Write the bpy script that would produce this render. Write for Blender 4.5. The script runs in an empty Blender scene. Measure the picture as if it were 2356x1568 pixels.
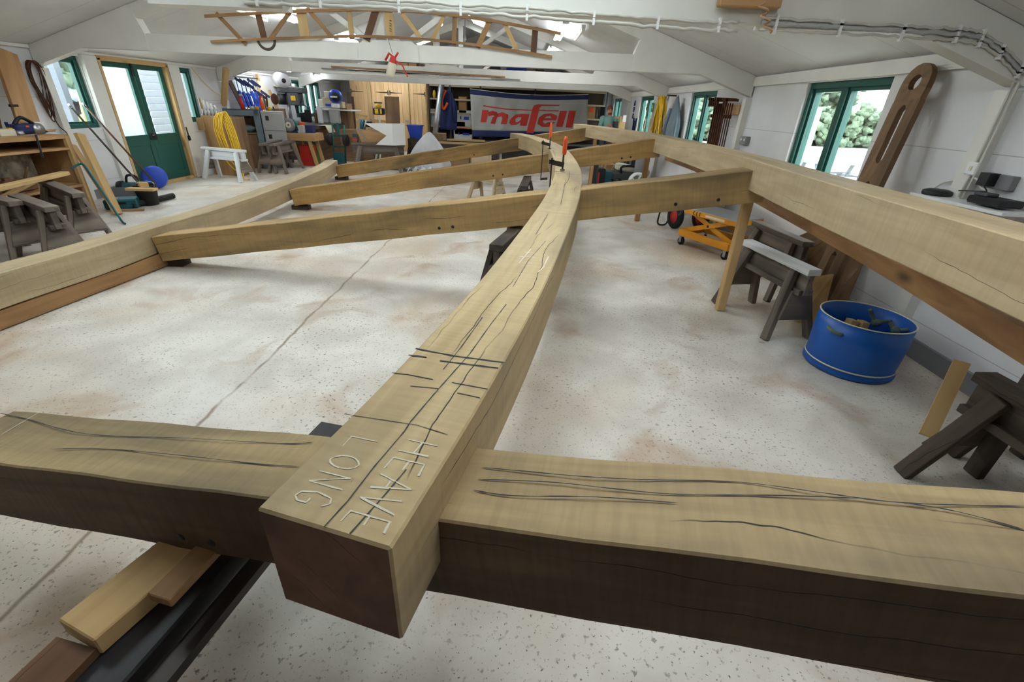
SKY, EXPO, TUBE = 6.5, 0.8, 21
import bpy, bmesh, math, random
from mathutils import Vector, Matrix
random.seed(7)
S = bpy.context.scene
COL = S.collection
V3 = Vector
PI = math.pi
IW, IH, FPX = 2356, 1568, 1040.72
CAM = V3((0, 0, 1.65))
# camera axes measured from the vanishing points of the shed
_d = V3((1215-IW/2, 243-IH/2, FPX)).normalized()
_v = V3((1090-IW/2, 2780-IH/2, FPX)); _v = (_v-_d*_v.dot(_d)).normalized()
_x = _v.cross(_d)
if _x.x < 0: _x = -_x
def ray(x, y):
    c = V3((x-IW/2, y-IH/2, FPX))
    return V3((_x.dot(c), _d.dot(c), -_v.dot(c))).normalized()
def P(x, y, X=None, Y=None, Z=None):
    """where the sight line through a photo pixel meets a plane of the room"""
    r = ray(x, y)
    t = (Z-CAM.z)/r.z if Z is not None else (Y-CAM.y)/r.y if Y is not None else (X-CAM.x)/r.x
    return CAM+r*t

# ------------------------------------------------------------ materials
MAT = {}
def nt(name):
    m = bpy.data.materials.new(name); m.use_nodes = True
    n = m.node_tree; b = n.nodes['Principled BSDF']
    return m, n, b
def lin(h):
    f = lambda c: c/12.92 if c <= .04045 else ((c+.055)/1.055)**2.4
    return tuple(f(c/255) for c in h)+(1,)
def flat(name, rgb, rough=.6, metal=0, emit=0, noise=0, nscale=8, spec=.5):
    if name in MAT: return MAT[name]
    m, n, b = nt(name); c = lin(rgb)
    b.inputs['Base Color'].default_value = c; b.inputs['Roughness'].default_value = rough
    b.inputs['Metallic'].default_value = metal; b.inputs['Specular IOR Level'].default_value = spec
    if emit:
        b.inputs['Emission Color'].default_value = c; b.inputs['Emission Strength'].default_value = emit
    if noise:
        tc = n.nodes.new('ShaderNodeTexCoord'); nz = n.nodes.new('ShaderNodeTexNoise'); nz.inputs['Scale'].default_value = nscale
        nz.inputs['Detail'].default_value = 5
        mx = n.nodes.new('ShaderNodeMix'); mx.data_type = 'RGBA'; mx.blend_type = 'MULTIPLY'
        rp = n.nodes.new('ShaderNodeValToRGB'); rp.color_ramp.elements[0].position = .35; rp.color_ramp.elements[1].position = .65
        d = 1-noise; rp.color_ramp.elements[0].color = (d, d, d, 1); rp.color_ramp.elements[1].color = (1, 1, 1, 1)
        n.links.new(tc.outputs['Object'], nz.inputs['Vector']); n.links.new(nz.outputs['Fac'], rp.inputs['Fac'])
        mx.inputs['Factor'].default_value = 1; mx.inputs['A'].default_value = c
        n.links.new(rp.outputs['Color'], mx.inputs['B']); n.links.new(mx.outputs['Result'], b.inputs['Base Color'])
    MAT[name] = m; return m
def wood(name, c1, c2, dark=None, damt=.5, crack=.0, rough=.65, fine=14, knots=0, saw=0):
    """timber: grain runs along the first component of the 'g' attribute of each mesh"""
    m, n, b = nt(name); N = n.nodes.new; L = n.links.new
    at = N('ShaderNodeAttribute'); at.attribute_name = 'g'
    def noise(sc, det=4, dist=0):
        mp = N('ShaderNodeMapping'); mp.inputs['Scale'].default_value = sc; L(at.outputs['Vector'], mp.inputs['Vector'])
        z = N('ShaderNodeTexNoise'); z.inputs['Scale'].default_value = 1; z.inputs['Detail'].default_value = det; z.inputs['Distortion'].default_value = dist
        L(mp.outputs['Vector'], z.inputs['Vector']); return z.outputs['Fac']
    def ramp(f, p0, c0, p1, c1_):
        r = N('ShaderNodeValToRGB'); e = r.color_ramp.elements
        e[0].position = p0; e[0].color = c0; e[1].position = p1; e[1].color = c1_; L(f, r.inputs['Fac']); return r.outputs['Color']
    def mix(a, bb, f, mode='MIX'):
        x = N('ShaderNodeMix'); x.data_type = 'RGBA'; x.blend_type = mode
        for s, val in (('A', a), ('B', bb), ('Factor', f)):
            if isinstance(val, (tuple, float, int)): x.inputs[s].default_value = val
            else: L(val, x.inputs[s])
        return x.outputs['Result']
    K = (0, 0, 0, 1); W = (1, 1, 1, 1)
    g1 = noise((1.1, fine, fine), 6, .6)
    col = ramp(g1, .3, lin(c1), .7, lin(c2))
    g2 = noise((.9, 2.6, 2.6), 3, .4)
    if dark:
        col = mix(col, lin(dark), mix(K, (damt, damt, damt, 1), ramp(g2, .48, K, .68, W)))
    if saw:
        g4 = noise((60, 5, 5), 2, 0)
        col = mix(col, ramp(g4, .35, (1-saw,)*3+(1,), .6, W), 1.0, 'MULTIPLY')
    if knots:
        mp = N('ShaderNodeMapping'); mp.inputs['Scale'].default_value = (1.3, 3.5, 3.5); L(at.outputs['Vector'], mp.inputs['Vector'])
        vo = N('ShaderNodeTexVoronoi'); vo.inputs['Scale'].default_value = 1; L(mp.outputs['Vector'], vo.inputs['Vector'])
        col = mix(col, lin(tuple(int(v*.42) for v in c1)), ramp(vo.outputs['Distance'], .05, (knots,)*3+(1,), .15, K))
    bumpsrc = g1
    if crack:
        # drying shakes: thin wandering lines along the grain, broken up along their length
        sx = N('ShaderNodeSeparateXYZ'); L(at.outputs['Vector'], sx.inputs[0])
        def M(op, a, b_):
            q = N('ShaderNodeMath'); q.operation = op
            for i_, v_ in enumerate((a, b_)):
                if isinstance(v_, (int, float)): q.inputs[i_].default_value = v_
                else: L(v_, q.inputs[i_])
            return q.outputs[0]
        cr = M('MULTIPLY', M('ADD', sx.outputs['Y'], sx.outputs['Z']), 11)
        cr = M('ADD', cr, M('MULTIPLY', noise((1.1, 1.5, 1.5), 5), 2.2))
        fr_ = M('ABSOLUTE', M('SUBTRACT', M('FRACT', cr, 0), .5), 0)
        line = ramp(fr_, .5*crack*2, W, crack*2, K)
        msk = ramp(noise((.8, 9, 9), 2), .54, K, .60, W)
        col = mix(col, lin((40, 34, 26)), mix(K, line, msk))
    L(col, b.inputs['Base Color']); b.inputs['Roughness'].default_value = rough; b.inputs['Specular IOR Level'].default_value = .3
    bp = N('ShaderNodeBump'); bp.inputs['Strength'].default_value = .12; bp.inputs['Distance'].default_value = .004
    L(bumpsrc, bp.inputs['Height']); L(bp.outputs['Normal'], b.inputs['Normal'])
    MAT[name] = m; return m

# ------------------------------------------------------------ mesh builder
def frame(a, b, up=(0, 0, 1)):
    z = (V3(b)-V3(a)).normalized(); u = V3(up)
    if abs(z.dot(u)) > .97: u = V3((1, 0, 0)) if abs(z.x) < .9 else V3((0, 1, 0))
    x = u.cross(z).normalized(); y = z.cross(x)
    return x, y, z
class MB:
    def __init__(s): s.v = []; s.f = []; s.g = []; s.m = []; s.sm = []
    def add(s, vs, fs, gs=None, m=0, smooth=False):
        o = len(s.v); s.v += [V3(p) for p in vs]
        if gs is None:
            off = V3((random.uniform(0, 9), random.uniform(0, 9), random.uniform(0, 9)))
            lo = [min(p[i] for p in s.v[o:]) for i in range(3)]; hi = [max(p[i] for p in s.v[o:]) for i in range(3)]
            ax = sorted(range(3), key=lambda i: lo[i]-hi[i])
            gs = [V3((p[ax[0]], p[ax[1]], p[ax[2]]))+off for p in s.v[o:]]
        s.g += gs
        for f in fs: s.f.append([i+o for i in f]); s.m.append(m); s.sm.append(smooth)
        return s
    def hexa(s, p, gs=None, m=0):
        """8 corners: bottom loop 0-3, top loop 4-7"""
        return s.add(p, [(3, 2, 1, 0), (4, 5, 6, 7), (0, 1, 5, 4), (1, 2, 6, 5), (2, 3, 7, 6), (3, 0, 4, 7)], gs, m)
    def box(s, c, d, rot=None, m=0):
        c = V3(c); hx, hy, hz = d[0]/2, d[1]/2, d[2]/2
        q = [V3(t) for t in ((-hx, -hy, -hz), (hx, -hy, -hz), (hx, hy, -hz), (-hx, hy, -hz), (-hx, -hy, hz), (hx, -hy, hz), (hx, hy, hz), (-hx, hy, hz))]
        off = V3((random.uniform(0, 9), random.uniform(0, 9), random.uniform(0, 9)))
        ax = sorted(range(3), key=lambda i: -d[i])
        gs = [V3((p[ax[0]], p[ax[1]], p[ax[2]]))+off for p in q]
        if rot is not None: q = [rot @ p for p in q]
        return s.hexa([c+p for p in q], gs, m)
    def bar(s, a, b, w, h, up=(0, 0, 1), m=0, w2=None, h2=None):
        """rectangular bar from a to b: w across, h along up"""
        a = V3(a); b = V3(b); x, y, z = frame(a, b, up); w2 = w2 or w; h2 = h2 or h
        q = [a-x*w/2-y*h/2, a+x*w/2-y*h/2, a+x*w/2+y*h/2, a-x*w/2+y*h/2, b-x*w2/2-y*h2/2, b+x*w2/2-y*h2/2, b+x*w2/2+y*h2/2, b-x*w2/2+y*h2/2]
        L = (b-a).length; off = V3((random.uniform(0, 9), random.uniform(0, 9), random.uniform(0, 9)))
        gs = [off+V3((t, u, v)) for t in (0, L) for u, v in ((-w/2, -h/2), (w/2, -h/2), (w/2, h/2), (-w/2, h/2))]
        return s.hexa(q, gs, m)
    def loft(s, secs, cap=True, m=0, smooth=False, close=False, gs=None):
        n = len(secs[0]); vs = [p for sec in secs for p in sec]; fs = []
        k = len(secs)
        for i in range(k if close else k-1):
            for j in range(n):
                a, b = i*n+j, i*n+(j+1) % n; c, d = ((i+1) % k)*n+(j+1) % n, ((i+1) % k)*n+j
                fs.append((a, b, c, d))
        if cap and not close: fs.append(tuple(range(n-1, -1, -1))); fs.append(tuple((k-1)*n+j for j in range(n)))
        return s.add(vs, fs, gs, m, smooth)
    def tube(s, pts, r, n=8, m=0, cap=True, close=False):
        pts = [V3(p) for p in pts]; secs = []; k = len(pts)
        rr = r if isinstance(r, (list, tuple)) else [r]*k
        pu = None
        for i, p in enumerate(pts):
            a = pts[i-1] if (i > 0 or close) else pts[i]; b = pts[(i+1) % k] if (i < k-1 or close) else pts[i]
            t = (b-a).normalized()
            if pu is None: x, y, _ = frame((0, 0, 0), t)
            else:
                x = (pu-t*pu.dot(t)).normalized(); y = t.cross(x)
            pu = x
            secs.append([p+(x*math.cos(2*PI*j/n)+y*math.sin(2*PI*j/n))*rr[i] for j in range(n)])
        return s.loft(secs, cap, m, True, close)
    def cyl(s, a, b, r, r2=None, n=16, m=0, smooth=True):
        a = V3(a); b = V3(b); x, y, z = frame(a, b); r2 = r if r2 is None else r2
        ring = lambda c, q: [c+(x*math.cos(2*PI*j/n)+y*math.sin(2*PI*j/n))*q for j in range(n)]
        return s.loft([ring(a, r), ring(b, r2)], True, m, smooth)
    def lathe(s, prof, c=(0, 0, 0), axis=(0, 0, 1), n=24, m=0, cap=False):
        """prof: (radius, height) pairs turned about axis at c"""
        c = V3(c); z = V3(axis).normalized(); x, y, z = frame((0, 0, 0), z)
        secs = [[c+z*h+(x*math.cos(2*PI*j/n)+y*math.sin(2*PI*j/n))*max(r, 1e-4) for j in range(n)] for r, h in prof]
        return s.loft(secs, cap, m, True)
    def prism(s, poly, n, t, m=0):
        """flat polygon (3-D points) thickened by t along n"""
        n = V3(n).normalized()*t; poly = [V3(p) for p in poly]; k = len(poly)
        return s.add(poly+[p+n for p in poly], [tuple(range(k)), tuple(range(2*k-1, k-1, -1))]+[(i, i+k, (i+1) % k+k, (i+1) % k) for i in range(k)], None, m)
    def blob(s, c, r, n=12, k=8, m=0, rot=None, jit=0):
        c = V3(c); vs = []; fs = []
        for i in range(1, k):
            a = PI*i/k
            for j in range(n):
                b = 2*PI*j/n; q = V3((math.sin(a)*math.cos(b)*r[0], math.sin(a)*math.sin(b)*r[1], math.cos(a)*r[2]))*(1+random.uniform(-jit, jit))
                vs.append(c+(rot @ q if rot is not None else q))
        for e in (1, -1):
            q = V3((0, 0, r[2]*e)); vs.append(c+(rot @ q if rot is not None else q))
        top, bot = len(vs)-2, len(vs)-1
        for i in range(k-2):
            for j in range(n): fs.append((i*n+j, (i+1)*n+j, (i+1)*n+(j+1) % n, i*n+(j+1) % n))
        for j in range(n):
            fs.append((top, j, (j+1) % n)); fs.append((bot, (k-2)*n+(j+1) % n, (k-2)*n+j))
        return s.add(vs, fs, None, m, True)
    def sheet(s, fn, nu, nv, t=0, m=0, smooth=True):
        """surface fn(u,v) over the unit square, thickened by t along its normal when t"""
        vs = [V3(fn(i/nu, j/nv)) for i in range(nu+1) for j in range(nv+1)]; w = nv+1
        fs = [(i*w+j, (i+1)*w+j, (i+1)*w+j+1, i*w+j+1) for i in range(nu) for j in range(nv)]
        gs = [V3((i/nu, j/nv, 0)) for i in range(nu+1) for j in range(nv+1)]
        if not t: return s.add(vs, fs, gs, m, smooth)
        nn = (vs[w]-vs[0]).cross(vs[1]-vs[0]).normalized()*t
        N = len(vs); fs = fs+[tuple(reversed([q+N for q in f])) for f in fs]
        rim = [i*w for i in range(nu+1)]+[nu*w+j for j in range(1, nv+1)]+[i*w+nv for i in range(nu-1, -1, -1)]+[j for j in range(nv-1, 0, -1)]
        fs += [(rim[i], rim[i]+N, rim[(i+1) % len(rim)]+N, rim[(i+1) % len(rim)]) for i in range(len(rim))]
        return s.add(vs+[p+nn for p in vs], fs, gs+gs, m, smooth)
    def build(s, name, mats, parent=None, bevel=0, seg=1, loc=None, inv=None):
        me = bpy.data.meshes.new(name)
        me.from_pydata([tuple(p) for p in s.v], [], s.f)
        for mm in (mats if isinstance(mats, (list, tuple)) else [mats]): me.materials.append(MAT[mm] if isinstance(mm, str) else mm)
        for p, mi, sm in zip(me.polygons, s.m, s.sm): p.material_index = mi; p.use_smooth = sm
        a = me.attributes.new('g', 'FLOAT_VECTOR', 'POINT')
        a.data.foreach_set('vector', [c for q in s.g for c in q])
        bm = bmesh.new(); bm.from_mesh(me)
        bmesh.ops.recalc_face_normals(bm, faces=bm.faces)
        if bevel: bmesh.ops.bevel(bm, geom=[e for e in bm.edges if len(e.link_faces) == 2 and e.calc_face_angle(0) > .6], offset=bevel, segments=seg, affect='EDGES', profile=.5)
        bm.to_mesh(me); bm.free()
        o = bpy.data.objects.new(name, me); COL.objects.link(o)
        if loc is not None: o.location = loc
        if parent is not None:
            o.parent = parent
            if inv is not False: o.matrix_parent_inverse = WM(parent).inverted()
        return o
def WM(o):
    m = Matrix.LocRotScale(o.location, o.rotation_euler, o.scale)
    if o.parent is not None: m = WM(o.parent) @ o.matrix_parent_inverse @ m
    return m
def tag(o, label, cat, group=None, kind=None):
    o['label'] = label; o['category'] = cat
    if group: o['group'] = group
    if kind: o['kind'] = kind
    return o
def thing(name, label, cat, loc=(0, 0, 0), rz=0, group=None):
    o = bpy.data.objects.new(name, None); COL.objects.link(o); o.empty_display_size = .1
    o.location = loc; o.rotation_euler = (0, 0, rz)
    return tag(o, label, cat, group)
def dup(root, label, loc=None, rz=None, scale=None, group=None):
    r = root.copy(); COL.objects.link(r); r['label'] = label
    if loc is not None: r.location = loc
    if rz is not None: r.rotation_euler = (0, 0, rz)
    if scale is not None: r.scale = scale
    if group: r['group'] = group
    for ch in list(root.children):
        c = ch.copy(); COL.objects.link(c); c.parent = r
        for g in list(ch.children):
            d = g.copy(); COL.objects.link(d); d.parent = c
    return r
def struct(name, mb, mats, parent=None, **k):
    o = mb.build(name, mats, parent, **k)
    if parent is None: o['kind'] = 'structure'
    return o
def one(name, mb, mats, label, cat, group=None, **k):
    return tag(mb.build(name, mats, **k), label, cat, group)
def arc(c, r, a0, a1, n, x=(1, 0, 0), y=(0, 0, 1)):
    c = V3(c); x = V3(x); y = V3(y)
    return [c+(x*math.cos(a0+(a1-a0)*i/n)+y*math.sin(a0+(a1-a0)*i/n))*r for i in range(n+1)]
def smooth_pts(pts, n=6):
    pts = [V3(p) for p in pts]; out = []
    for i in range(len(pts)-1):
        p0 = pts[max(i-1, 0)]; p1 = pts[i]; p2 = pts[i+1]; p3 = pts[min(i+2, len(pts)-1)]
        for j in range(n):
            t = j/n
            out.append(.5*((2*p1)+(p2-p0)*t+(2*p0-5*p1+4*p2-p3)*t*t+(3*p1-p0-3*p2+p3)*t**3))
    return out+[pts[-1]]
# ------------------------------------------------------------ palette
wood('oak', (194, 172, 130), (174, 150, 110), (134, 120, 96), .65, .012, saw=.08)
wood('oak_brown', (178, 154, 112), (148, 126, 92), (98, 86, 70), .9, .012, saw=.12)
wood('oak_stain_shade', (118, 96, 72), (92, 74, 57), (64, 54, 44), .7, .01, saw=.16)
wood('oak_pale', (190, 170, 136), (170, 148, 114), (144, 128, 104), .55, .006, saw=.07)
wood('oak_gold', (178, 142, 88), (150, 116, 68), (92, 76, 54), .8, .008, saw=.1, knots=.5)
wood('oak_dark', (186, 154, 104), (158, 128, 84), (100, 86, 64), .75, .01, saw=.1)
wood('oak_end', (128, 94, 76), (106, 76, 62), (80, 58, 48), .6, .006)
wood('fir', (176, 136, 92), (140, 102, 66), (90, 66, 44), .5, 0, knots=.8)
wood('pine', (208, 176, 124), (184, 150, 100), (158, 122, 80), .4, 0, knots=.5)
wood('pine_door', (224, 188, 138), (208, 168, 116), (180, 138, 90), .35, 0, fine=10, knots=.5)
wood('ply', (194, 156, 110), (168, 128, 86), (136, 100, 66), .4, 0, fine=9)
wood('ply_old', (150, 118, 86), (122, 94, 68), (84, 66, 50), .6, .006)
wood('grey_wood', (136, 124, 112), (98, 88, 80), (60, 52, 48), .7, .01, rough=.8)
wood('dark_wood', (98, 86, 76), (68, 58, 52), (42, 36, 34), .7, .008, rough=.8)
wood('brown_wood', (122, 88, 62), (92, 64, 44), (60, 42, 30), .5, .006)
wood('white_wood', (226, 226, 226), (196, 196, 196), (140, 136, 132), .35, .006)
wood('black_wood', (60, 57, 58), (44, 41, 42), (28, 26, 27), .7, .02, rough=.45)
flat('white_paint', (222, 220, 214), .55, noise=.06, nscale=3)
flat('truss_paint', (226, 224, 216), .5, noise=.06, nscale=4)
flat('cable_white', (200, 196, 186), .5)
flat('green_paint', (18, 82, 72), .4)
flat('black', (22, 22, 24), .5); flat('black_rubber', (30, 30, 32), .8); flat('dark_steel', (66, 60, 56), .45, .7)
flat('steel', (170, 172, 176), .35, .9); flat('grey', (128, 128, 130), .5); flat('grey_light', (176, 176, 174), .5); flat('grey_dark', (70, 72, 76), .55)
flat('white', (232, 232, 230), .45); flat('blue_drum', (6, 88, 178), .38, noise=.14, nscale=5); flat('blue', (40, 76, 190), .4); flat('navy', (34, 44, 92), .8); flat('teal', (20, 92, 102), .45)
flat('red', (196, 44, 34), .5); flat('orange', (228, 84, 30), .4); flat('yellow', (226, 180, 30), .5); flat('lift_yellow', (226, 150, 24), .4, noise=.12, nscale=9)
flat('rope', (104, 120, 110), .9, noise=.3, nscale=60); flat('cream', (214, 206, 184), .5); flat('cloth_grey', (118, 132, 140), .9, noise=.2, nscale=6)
flat('sack', (214, 214, 216), .7, noise=.1, nscale=5); flat('skin', (206, 150, 124), .5); flat('hair', (122, 66, 36), .7); flat('shirt', (132, 176, 166), .9)
flat('rust', (96, 58, 38), .8, .3, noise=.4, nscale=14); flat('card', (168, 126, 84), .8); flat('cardpale', (196, 176, 146), .8)
flat('dust', (190, 150, 116), .9); flat('green', (34, 130, 60), .5); flat('brass', (180, 150, 80), .35, .9)
flat('chalk', (206, 198, 178), .9); flat('pencil', (44, 48, 54), .8); flat('banner_red', (196, 52, 42), .75); flat('tube_on', (240, 247, 255), .5, emit=TUBE); flat('bulb_on', (255, 226, 170), .5, emit=14)
flat('diffuser', (236, 232, 220), .5)
def glass(name):
    m = bpy.data.materials.new(name); m.use_nodes = True; n = m.node_tree; n.nodes.clear(); N = n.nodes.new
    o = N('ShaderNodeOutputMaterial'); t = N('ShaderNodeBsdfTransparent'); g = N('ShaderNodeBsdfGlossy'); x = N('ShaderNodeMixShader')
    t.inputs['Color'].default_value = (.94, .97, .96, 1); g.inputs['Roughness'].default_value = .02; x.inputs['Fac'].default_value = .05
    n.links.new(t.outputs[0], x.inputs[1]); n.links.new(g.outputs[0], x.inputs[2]); n.links.new(x.outputs[0], o.inputs[0]); MAT[name] = m
glass('glass')
def mat_floor():
    m, n, b = nt('floor_concrete'); N = n.nodes.new; L = n.links.new
    tc = N('ShaderNodeTexCoord')
    def noise(sc, det=4, dist=0):
        z = N('ShaderNodeTexNoise'); z.inputs['Scale'].default_value = sc; z.inputs['Detail'].default_value = det; z.inputs['Distortion'].default_value = dist
        L(tc.outputs['Object'], z.inputs['Vector']); return z.outputs['Fac']
    def ramp(f, p0, c0, p1, c1):
        r = N('ShaderNodeValToRGB'); e = r.color_ramp.elements; e[0].position = p0; e[0].color = c0; e[1].position = p1; e[1].color = c1; L(f, r.inputs['Fac']); return r.outputs['Color']
    def mix(a, bb, f, mode='MIX'):
        x = N('ShaderNodeMix'); x.data_type = 'RGBA'; x.blend_type = mode
        for s, val in (('A', a), ('B', bb), ('Factor', f)):
            if isinstance(val, (tuple, float, int)): x.inputs[s].default_value = val
            else: L(val, x.inputs[s])
        return x.outputs['Result']
    K = (0, 0, 0, 1); W = (1, 1, 1, 1)
    col = ramp(noise(2.2, 6, .3), .35, lin((196, 188, 178)), .65, lin((222, 215, 205)))
    col = mix(col, lin((192, 168, 138)), ramp(noise(.55, 7, .6), .46, K, .70, (.8, .8, .8, 1)))
    col = mix(col, lin((168, 134, 102)), ramp(noise(1.7, 9, .8), .55, K, .72, (.75, .75, .75, 1)))
    col = mix(col, lin((96, 84, 72)), mix(K, ramp(noise(46, 3), .6, K, .68, (.85, .85, .85, 1)), ramp(noise(1.1, 3), .4, (.25, .25, .25, 1), .62, W)))
    col = mix(col, lin((58, 52, 46)), ramp(noise(85, 2), .66, K, .71, (.8, .8, .8, 1)))
    # construction joints running down the shed and across it
    sx = N('ShaderNodeSeparateXYZ'); L(tc.outputs['Object'], sx.inputs[0])
    wob = N('ShaderNodeMath'); wob.operation = 'MULTIPLY_ADD'; L(noise(3, 6), wob.inputs[0]); wob.inputs[1].default_value = .09; wob.inputs[2].default_value = 1.70
    ad = N('ShaderNodeMath'); ad.operation = 'ADD'; L(sx.outputs['X'], ad.inputs[0]); L(wob.outputs[0], ad.inputs[1])
    ab = N('ShaderNodeMath'); ab.operation = 'ABSOLUTE'; L(ad.outputs[0], ab.inputs[0])
    col = mix(col, lin((132, 108, 84)), mix(K, ramp(ab.outputs[0], .003, (.9, .9, .9, 1), .016, K), ramp(noise(5, 3), .35, (.3, .3, .3, 1), .55, W)))
    L(col, b.inputs['Base Color']); b.inputs['Specular IOR Level'].default_value = .4
    L(ramp(noise(1.3, 5), .3, (.34,)*3+(1,), .7, (.6,)*3+(1,)), b.inputs['Roughness'])
    bp = N('ShaderNodeBump'); bp.inputs['Strength'].default_value = .25; bp.inputs['Distance'].default_value = .004; L(noise(60, 4), bp.inputs['Height']); L(bp.outputs['Normal'], b.inputs['Normal'])
    MAT['floor'] = m
mat_floor()
def mat_wall(name, rgb, step, axis='Z', off=0.0):
    """painted sheet boarding: faint joints every `step` metres along axis"""
    m, n, b = nt(name); N = n.nodes.new; L = n.links.new
    tc = N('ShaderNodeTexCoord'); sx = N('ShaderNodeSeparateXYZ'); L(tc.outputs['Object'], sx.inputs[0])
    a = N('ShaderNodeMath'); a.operation = 'ADD'; L(sx.outputs[axis], a.inputs[0]); a.inputs[1].default_value = 50*step+off
    q = N('ShaderNodeMath'); q.operation = 'MODULO'; L(a.outputs[0], q.inputs[0]); q.inputs[1].default_value = step
    r = N('ShaderNodeValToRGB'); e = r.color_ramp.elements; e[0].position = .0025/1; e[0].color = (.5, .47, .42, 1); e[1].position = .006; e[1].color = (1, 1, 1, 1); L(q.outputs[0], r.inputs['Fac'])
    z = N('ShaderNodeTexNoise'); z.inputs['Scale'].default_value = 1.6; z.inputs['Detail'].default_value = 6; L(tc.outputs['Object'], z.inputs['Vector'])
    r2 = N('ShaderNodeValToRGB'); e = r2.color_ramp.elements; e[0].position = .3; e[0].color = lin(tuple(int(v*.95) for v in rgb)); e[1].position = .6; e[1].color = lin(rgb); L(z.outputs['Fac'], r2.inputs['Fac'])
    x = N('ShaderNodeMix'); x.data_type = 'RGBA'; x.blend_type = 'MULTIPLY'; x.inputs['Factor'].default_value = 1; L(r2.outputs[0], x.inputs['A']); L(r.outputs[0], x.inputs['B'])
    L(x.outputs['Result'], b.inputs['Base Color']); b.inputs['Roughness'].default_value = .6; b.inputs['Specular IOR Level'].default_value = .3
    MAT[name] = m
mat_wall('wall_white', (224, 224, 224), .61, 'Z', .35)
mat_wall('ceil_white', (220, 220, 218), 1.22, 'Y', .4)
flat('wall_dark', (70, 62, 54), .9)
# ------------------------------------------------------------ the shed
XL, XR, YB, YF = -7.08, 3.15, 19.2, -2.2
EAVE, SLOPE, XM = 2.13, .325, -1.965
def ceil_z(x): return EAVE+SLOPE*(min(x-XL, XR-x))
struct('floor', MB().box(((XL+XR)/2, (YB+YF)/2, -.1), (XR-XL+.4, YB-YF+.4, .2)), 'floor')
def wall_x(name, x0, x1, holes, ztop):
    ys = sorted({YF-.3, YB+.3} | {h[0] for h in holes} | {h[1] for h in holes}); zs = sorted({0, ztop} | {h[2] for h in holes} | {h[3] for h in holes})
    mb = MB()
    for i in range(len(ys)-1):
        run = None
        for j in range(len(zs)-1):
            cy, cz = (ys[i]+ys[i+1])/2, (zs[j]+zs[j+1])/2
            if any(h[0] < cy < h[1] and h[2] < cz < h[3] for h in holes): continue
            mb.box(((x0+x1)/2, cy, cz), (abs(x1-x0), ys[i+1]-ys[i], zs[j+1]-zs[j]))
    return struct(name, mb, 'wall_white')
# openings: (y0, y1, z0, z1)
LW = [(7.45, 8.12, 1.05, 2.06), (8.40, 10.02, 0, 2.10), (10.36, 10.78, 1.06, 2.06), (12.33, 13.28, 1.15, 2.06), (15.3, 17.35, 1.05, 2.06)]
RW = [(4.62, 5.98, .95, 2.0), (8.72, 10.06, .98, 2.0), (13.0, 14.5, .98, 2.0), (17.4, 18.9, .95, 2.0)]
wall_x('wall_left', XL-.18, XL, LW, EAVE); wall_x('wall_right', XR, XR+.18, RW, EAVE)
for nm, y, mt in (('wall_back', YB+.1, 'wall_white'), ('wall_front', YF-.1, 'wall_dark')):
    pr = [(XL-.18, y, 0), (XR+.18, y, 0), (XR+.18, y, EAVE), (XM, y, ceil_z(XM)+.05), (XL-.18, y, EAVE)]
    struct(nm, MB().prism(pr, (0, 1 if y > 0 else -1, 0), .15), mt)
# ceiling: two sloped faces with rooflights cut through
ROOF = [(-1, 9.0, 10.0, -4.5, -3.75), (-1, 4.6, 5.9, -4.4, -3.2), (1, 4.6, 5.9, -.7, .5), (-1, 1.8, 3.0, -3.9, -2.8), (1, 1.8, 3.0, -.7, .5), (1, 14.2, 15.6, -1.7, -1.2), (-1, 16.3, 17.3, -4.2, -3.2)]  # rooflights over the nearest bays and the farthest bay are added for brightness
def ceil_quad(mb, x0, x1, y0, y1):
    if x1-x0 < 1e-4 or y1-y0 < 1e-4: return
    lo = [(x0, y0, ceil_z(x0)), (x1, y0, ceil_z(x1)), (x1, y1, ceil_z(x1)), (x0, y1, ceil_z(x0))]
    mb.hexa(lo+[(p[0], p[1], p[2]+.12) for p in lo])
mb = MB()
for sgn, a, b in ((-1, XL-.18, XM), (1, XM, XR+.18)):
    hs = [h for h in ROOF if h[0] == sgn]
    ys = sorted({YF, YB+.2} | {h[1] for h in hs} | {h[2] for h in hs})
    for i in range(len(ys)-1):
        cy = (ys[i]+ys[i+1])/2; cut = [h for h in hs if h[1] < cy < h[2]]
        if cut: ceil_quad(mb, a, cut[0][3], ys[i], ys[i+1]); ceil_quad(mb, cut[0][4], b, ys[i], ys[i+1])
        else: ceil_quad(mb, a, b, ys[i], ys[i+1])
struct('ceiling', mb, 'ceil_white')
def portal(loc, sx, sy, aim):
    l = bpy.data.lights.new('daylight_portal', 'AREA'); l.shape = 'RECTANGLE'; l.size = sx; l.size_y = sy; l.cycles.is_portal = True
    o = bpy.data.objects.new('daylight_portal', l); COL.objects.link(o); o.location = loc
    o.rotation_euler = V3(aim).to_track_quat('-Z', 'Y').to_euler(); return o
for k, h in enumerate(ROOF):
    x0, x1, y0, y1 = h[3], h[4], h[1], h[2]; z0, z1 = ceil_z(x0), ceil_z(x1)
    fm = MB()
    for p, q in (((x0, y0), (x1, y0)), ((x1, y0), (x1, y1)), ((x1, y1), (x0, y1)), ((x0, y1), (x0, y0))):
        fm.bar((p[0], p[1], ceil_z(p[0])+.07), (q[0], q[1], ceil_z(q[0])+.07), .05, .18)
    w = struct('window_%d' % (20+k), fm, 'truss_paint')
    pm = MB(); lo = [(x0, y0, z0+.1), (x1, y0, z1+.1), (x1, y1, z1+.1), (x0, y1, z0+.1)]; pm.hexa(lo+[(p[0], p[1], p[2]+.006) for p in lo])
    pm.build('pane', 'glass', w)
    portal(((x0+x1)/2, (y0+y1)/2, (z0+z1)/2+.14), x1-x0, y1-y0, (-.3*h[0], 0, -1))
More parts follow.
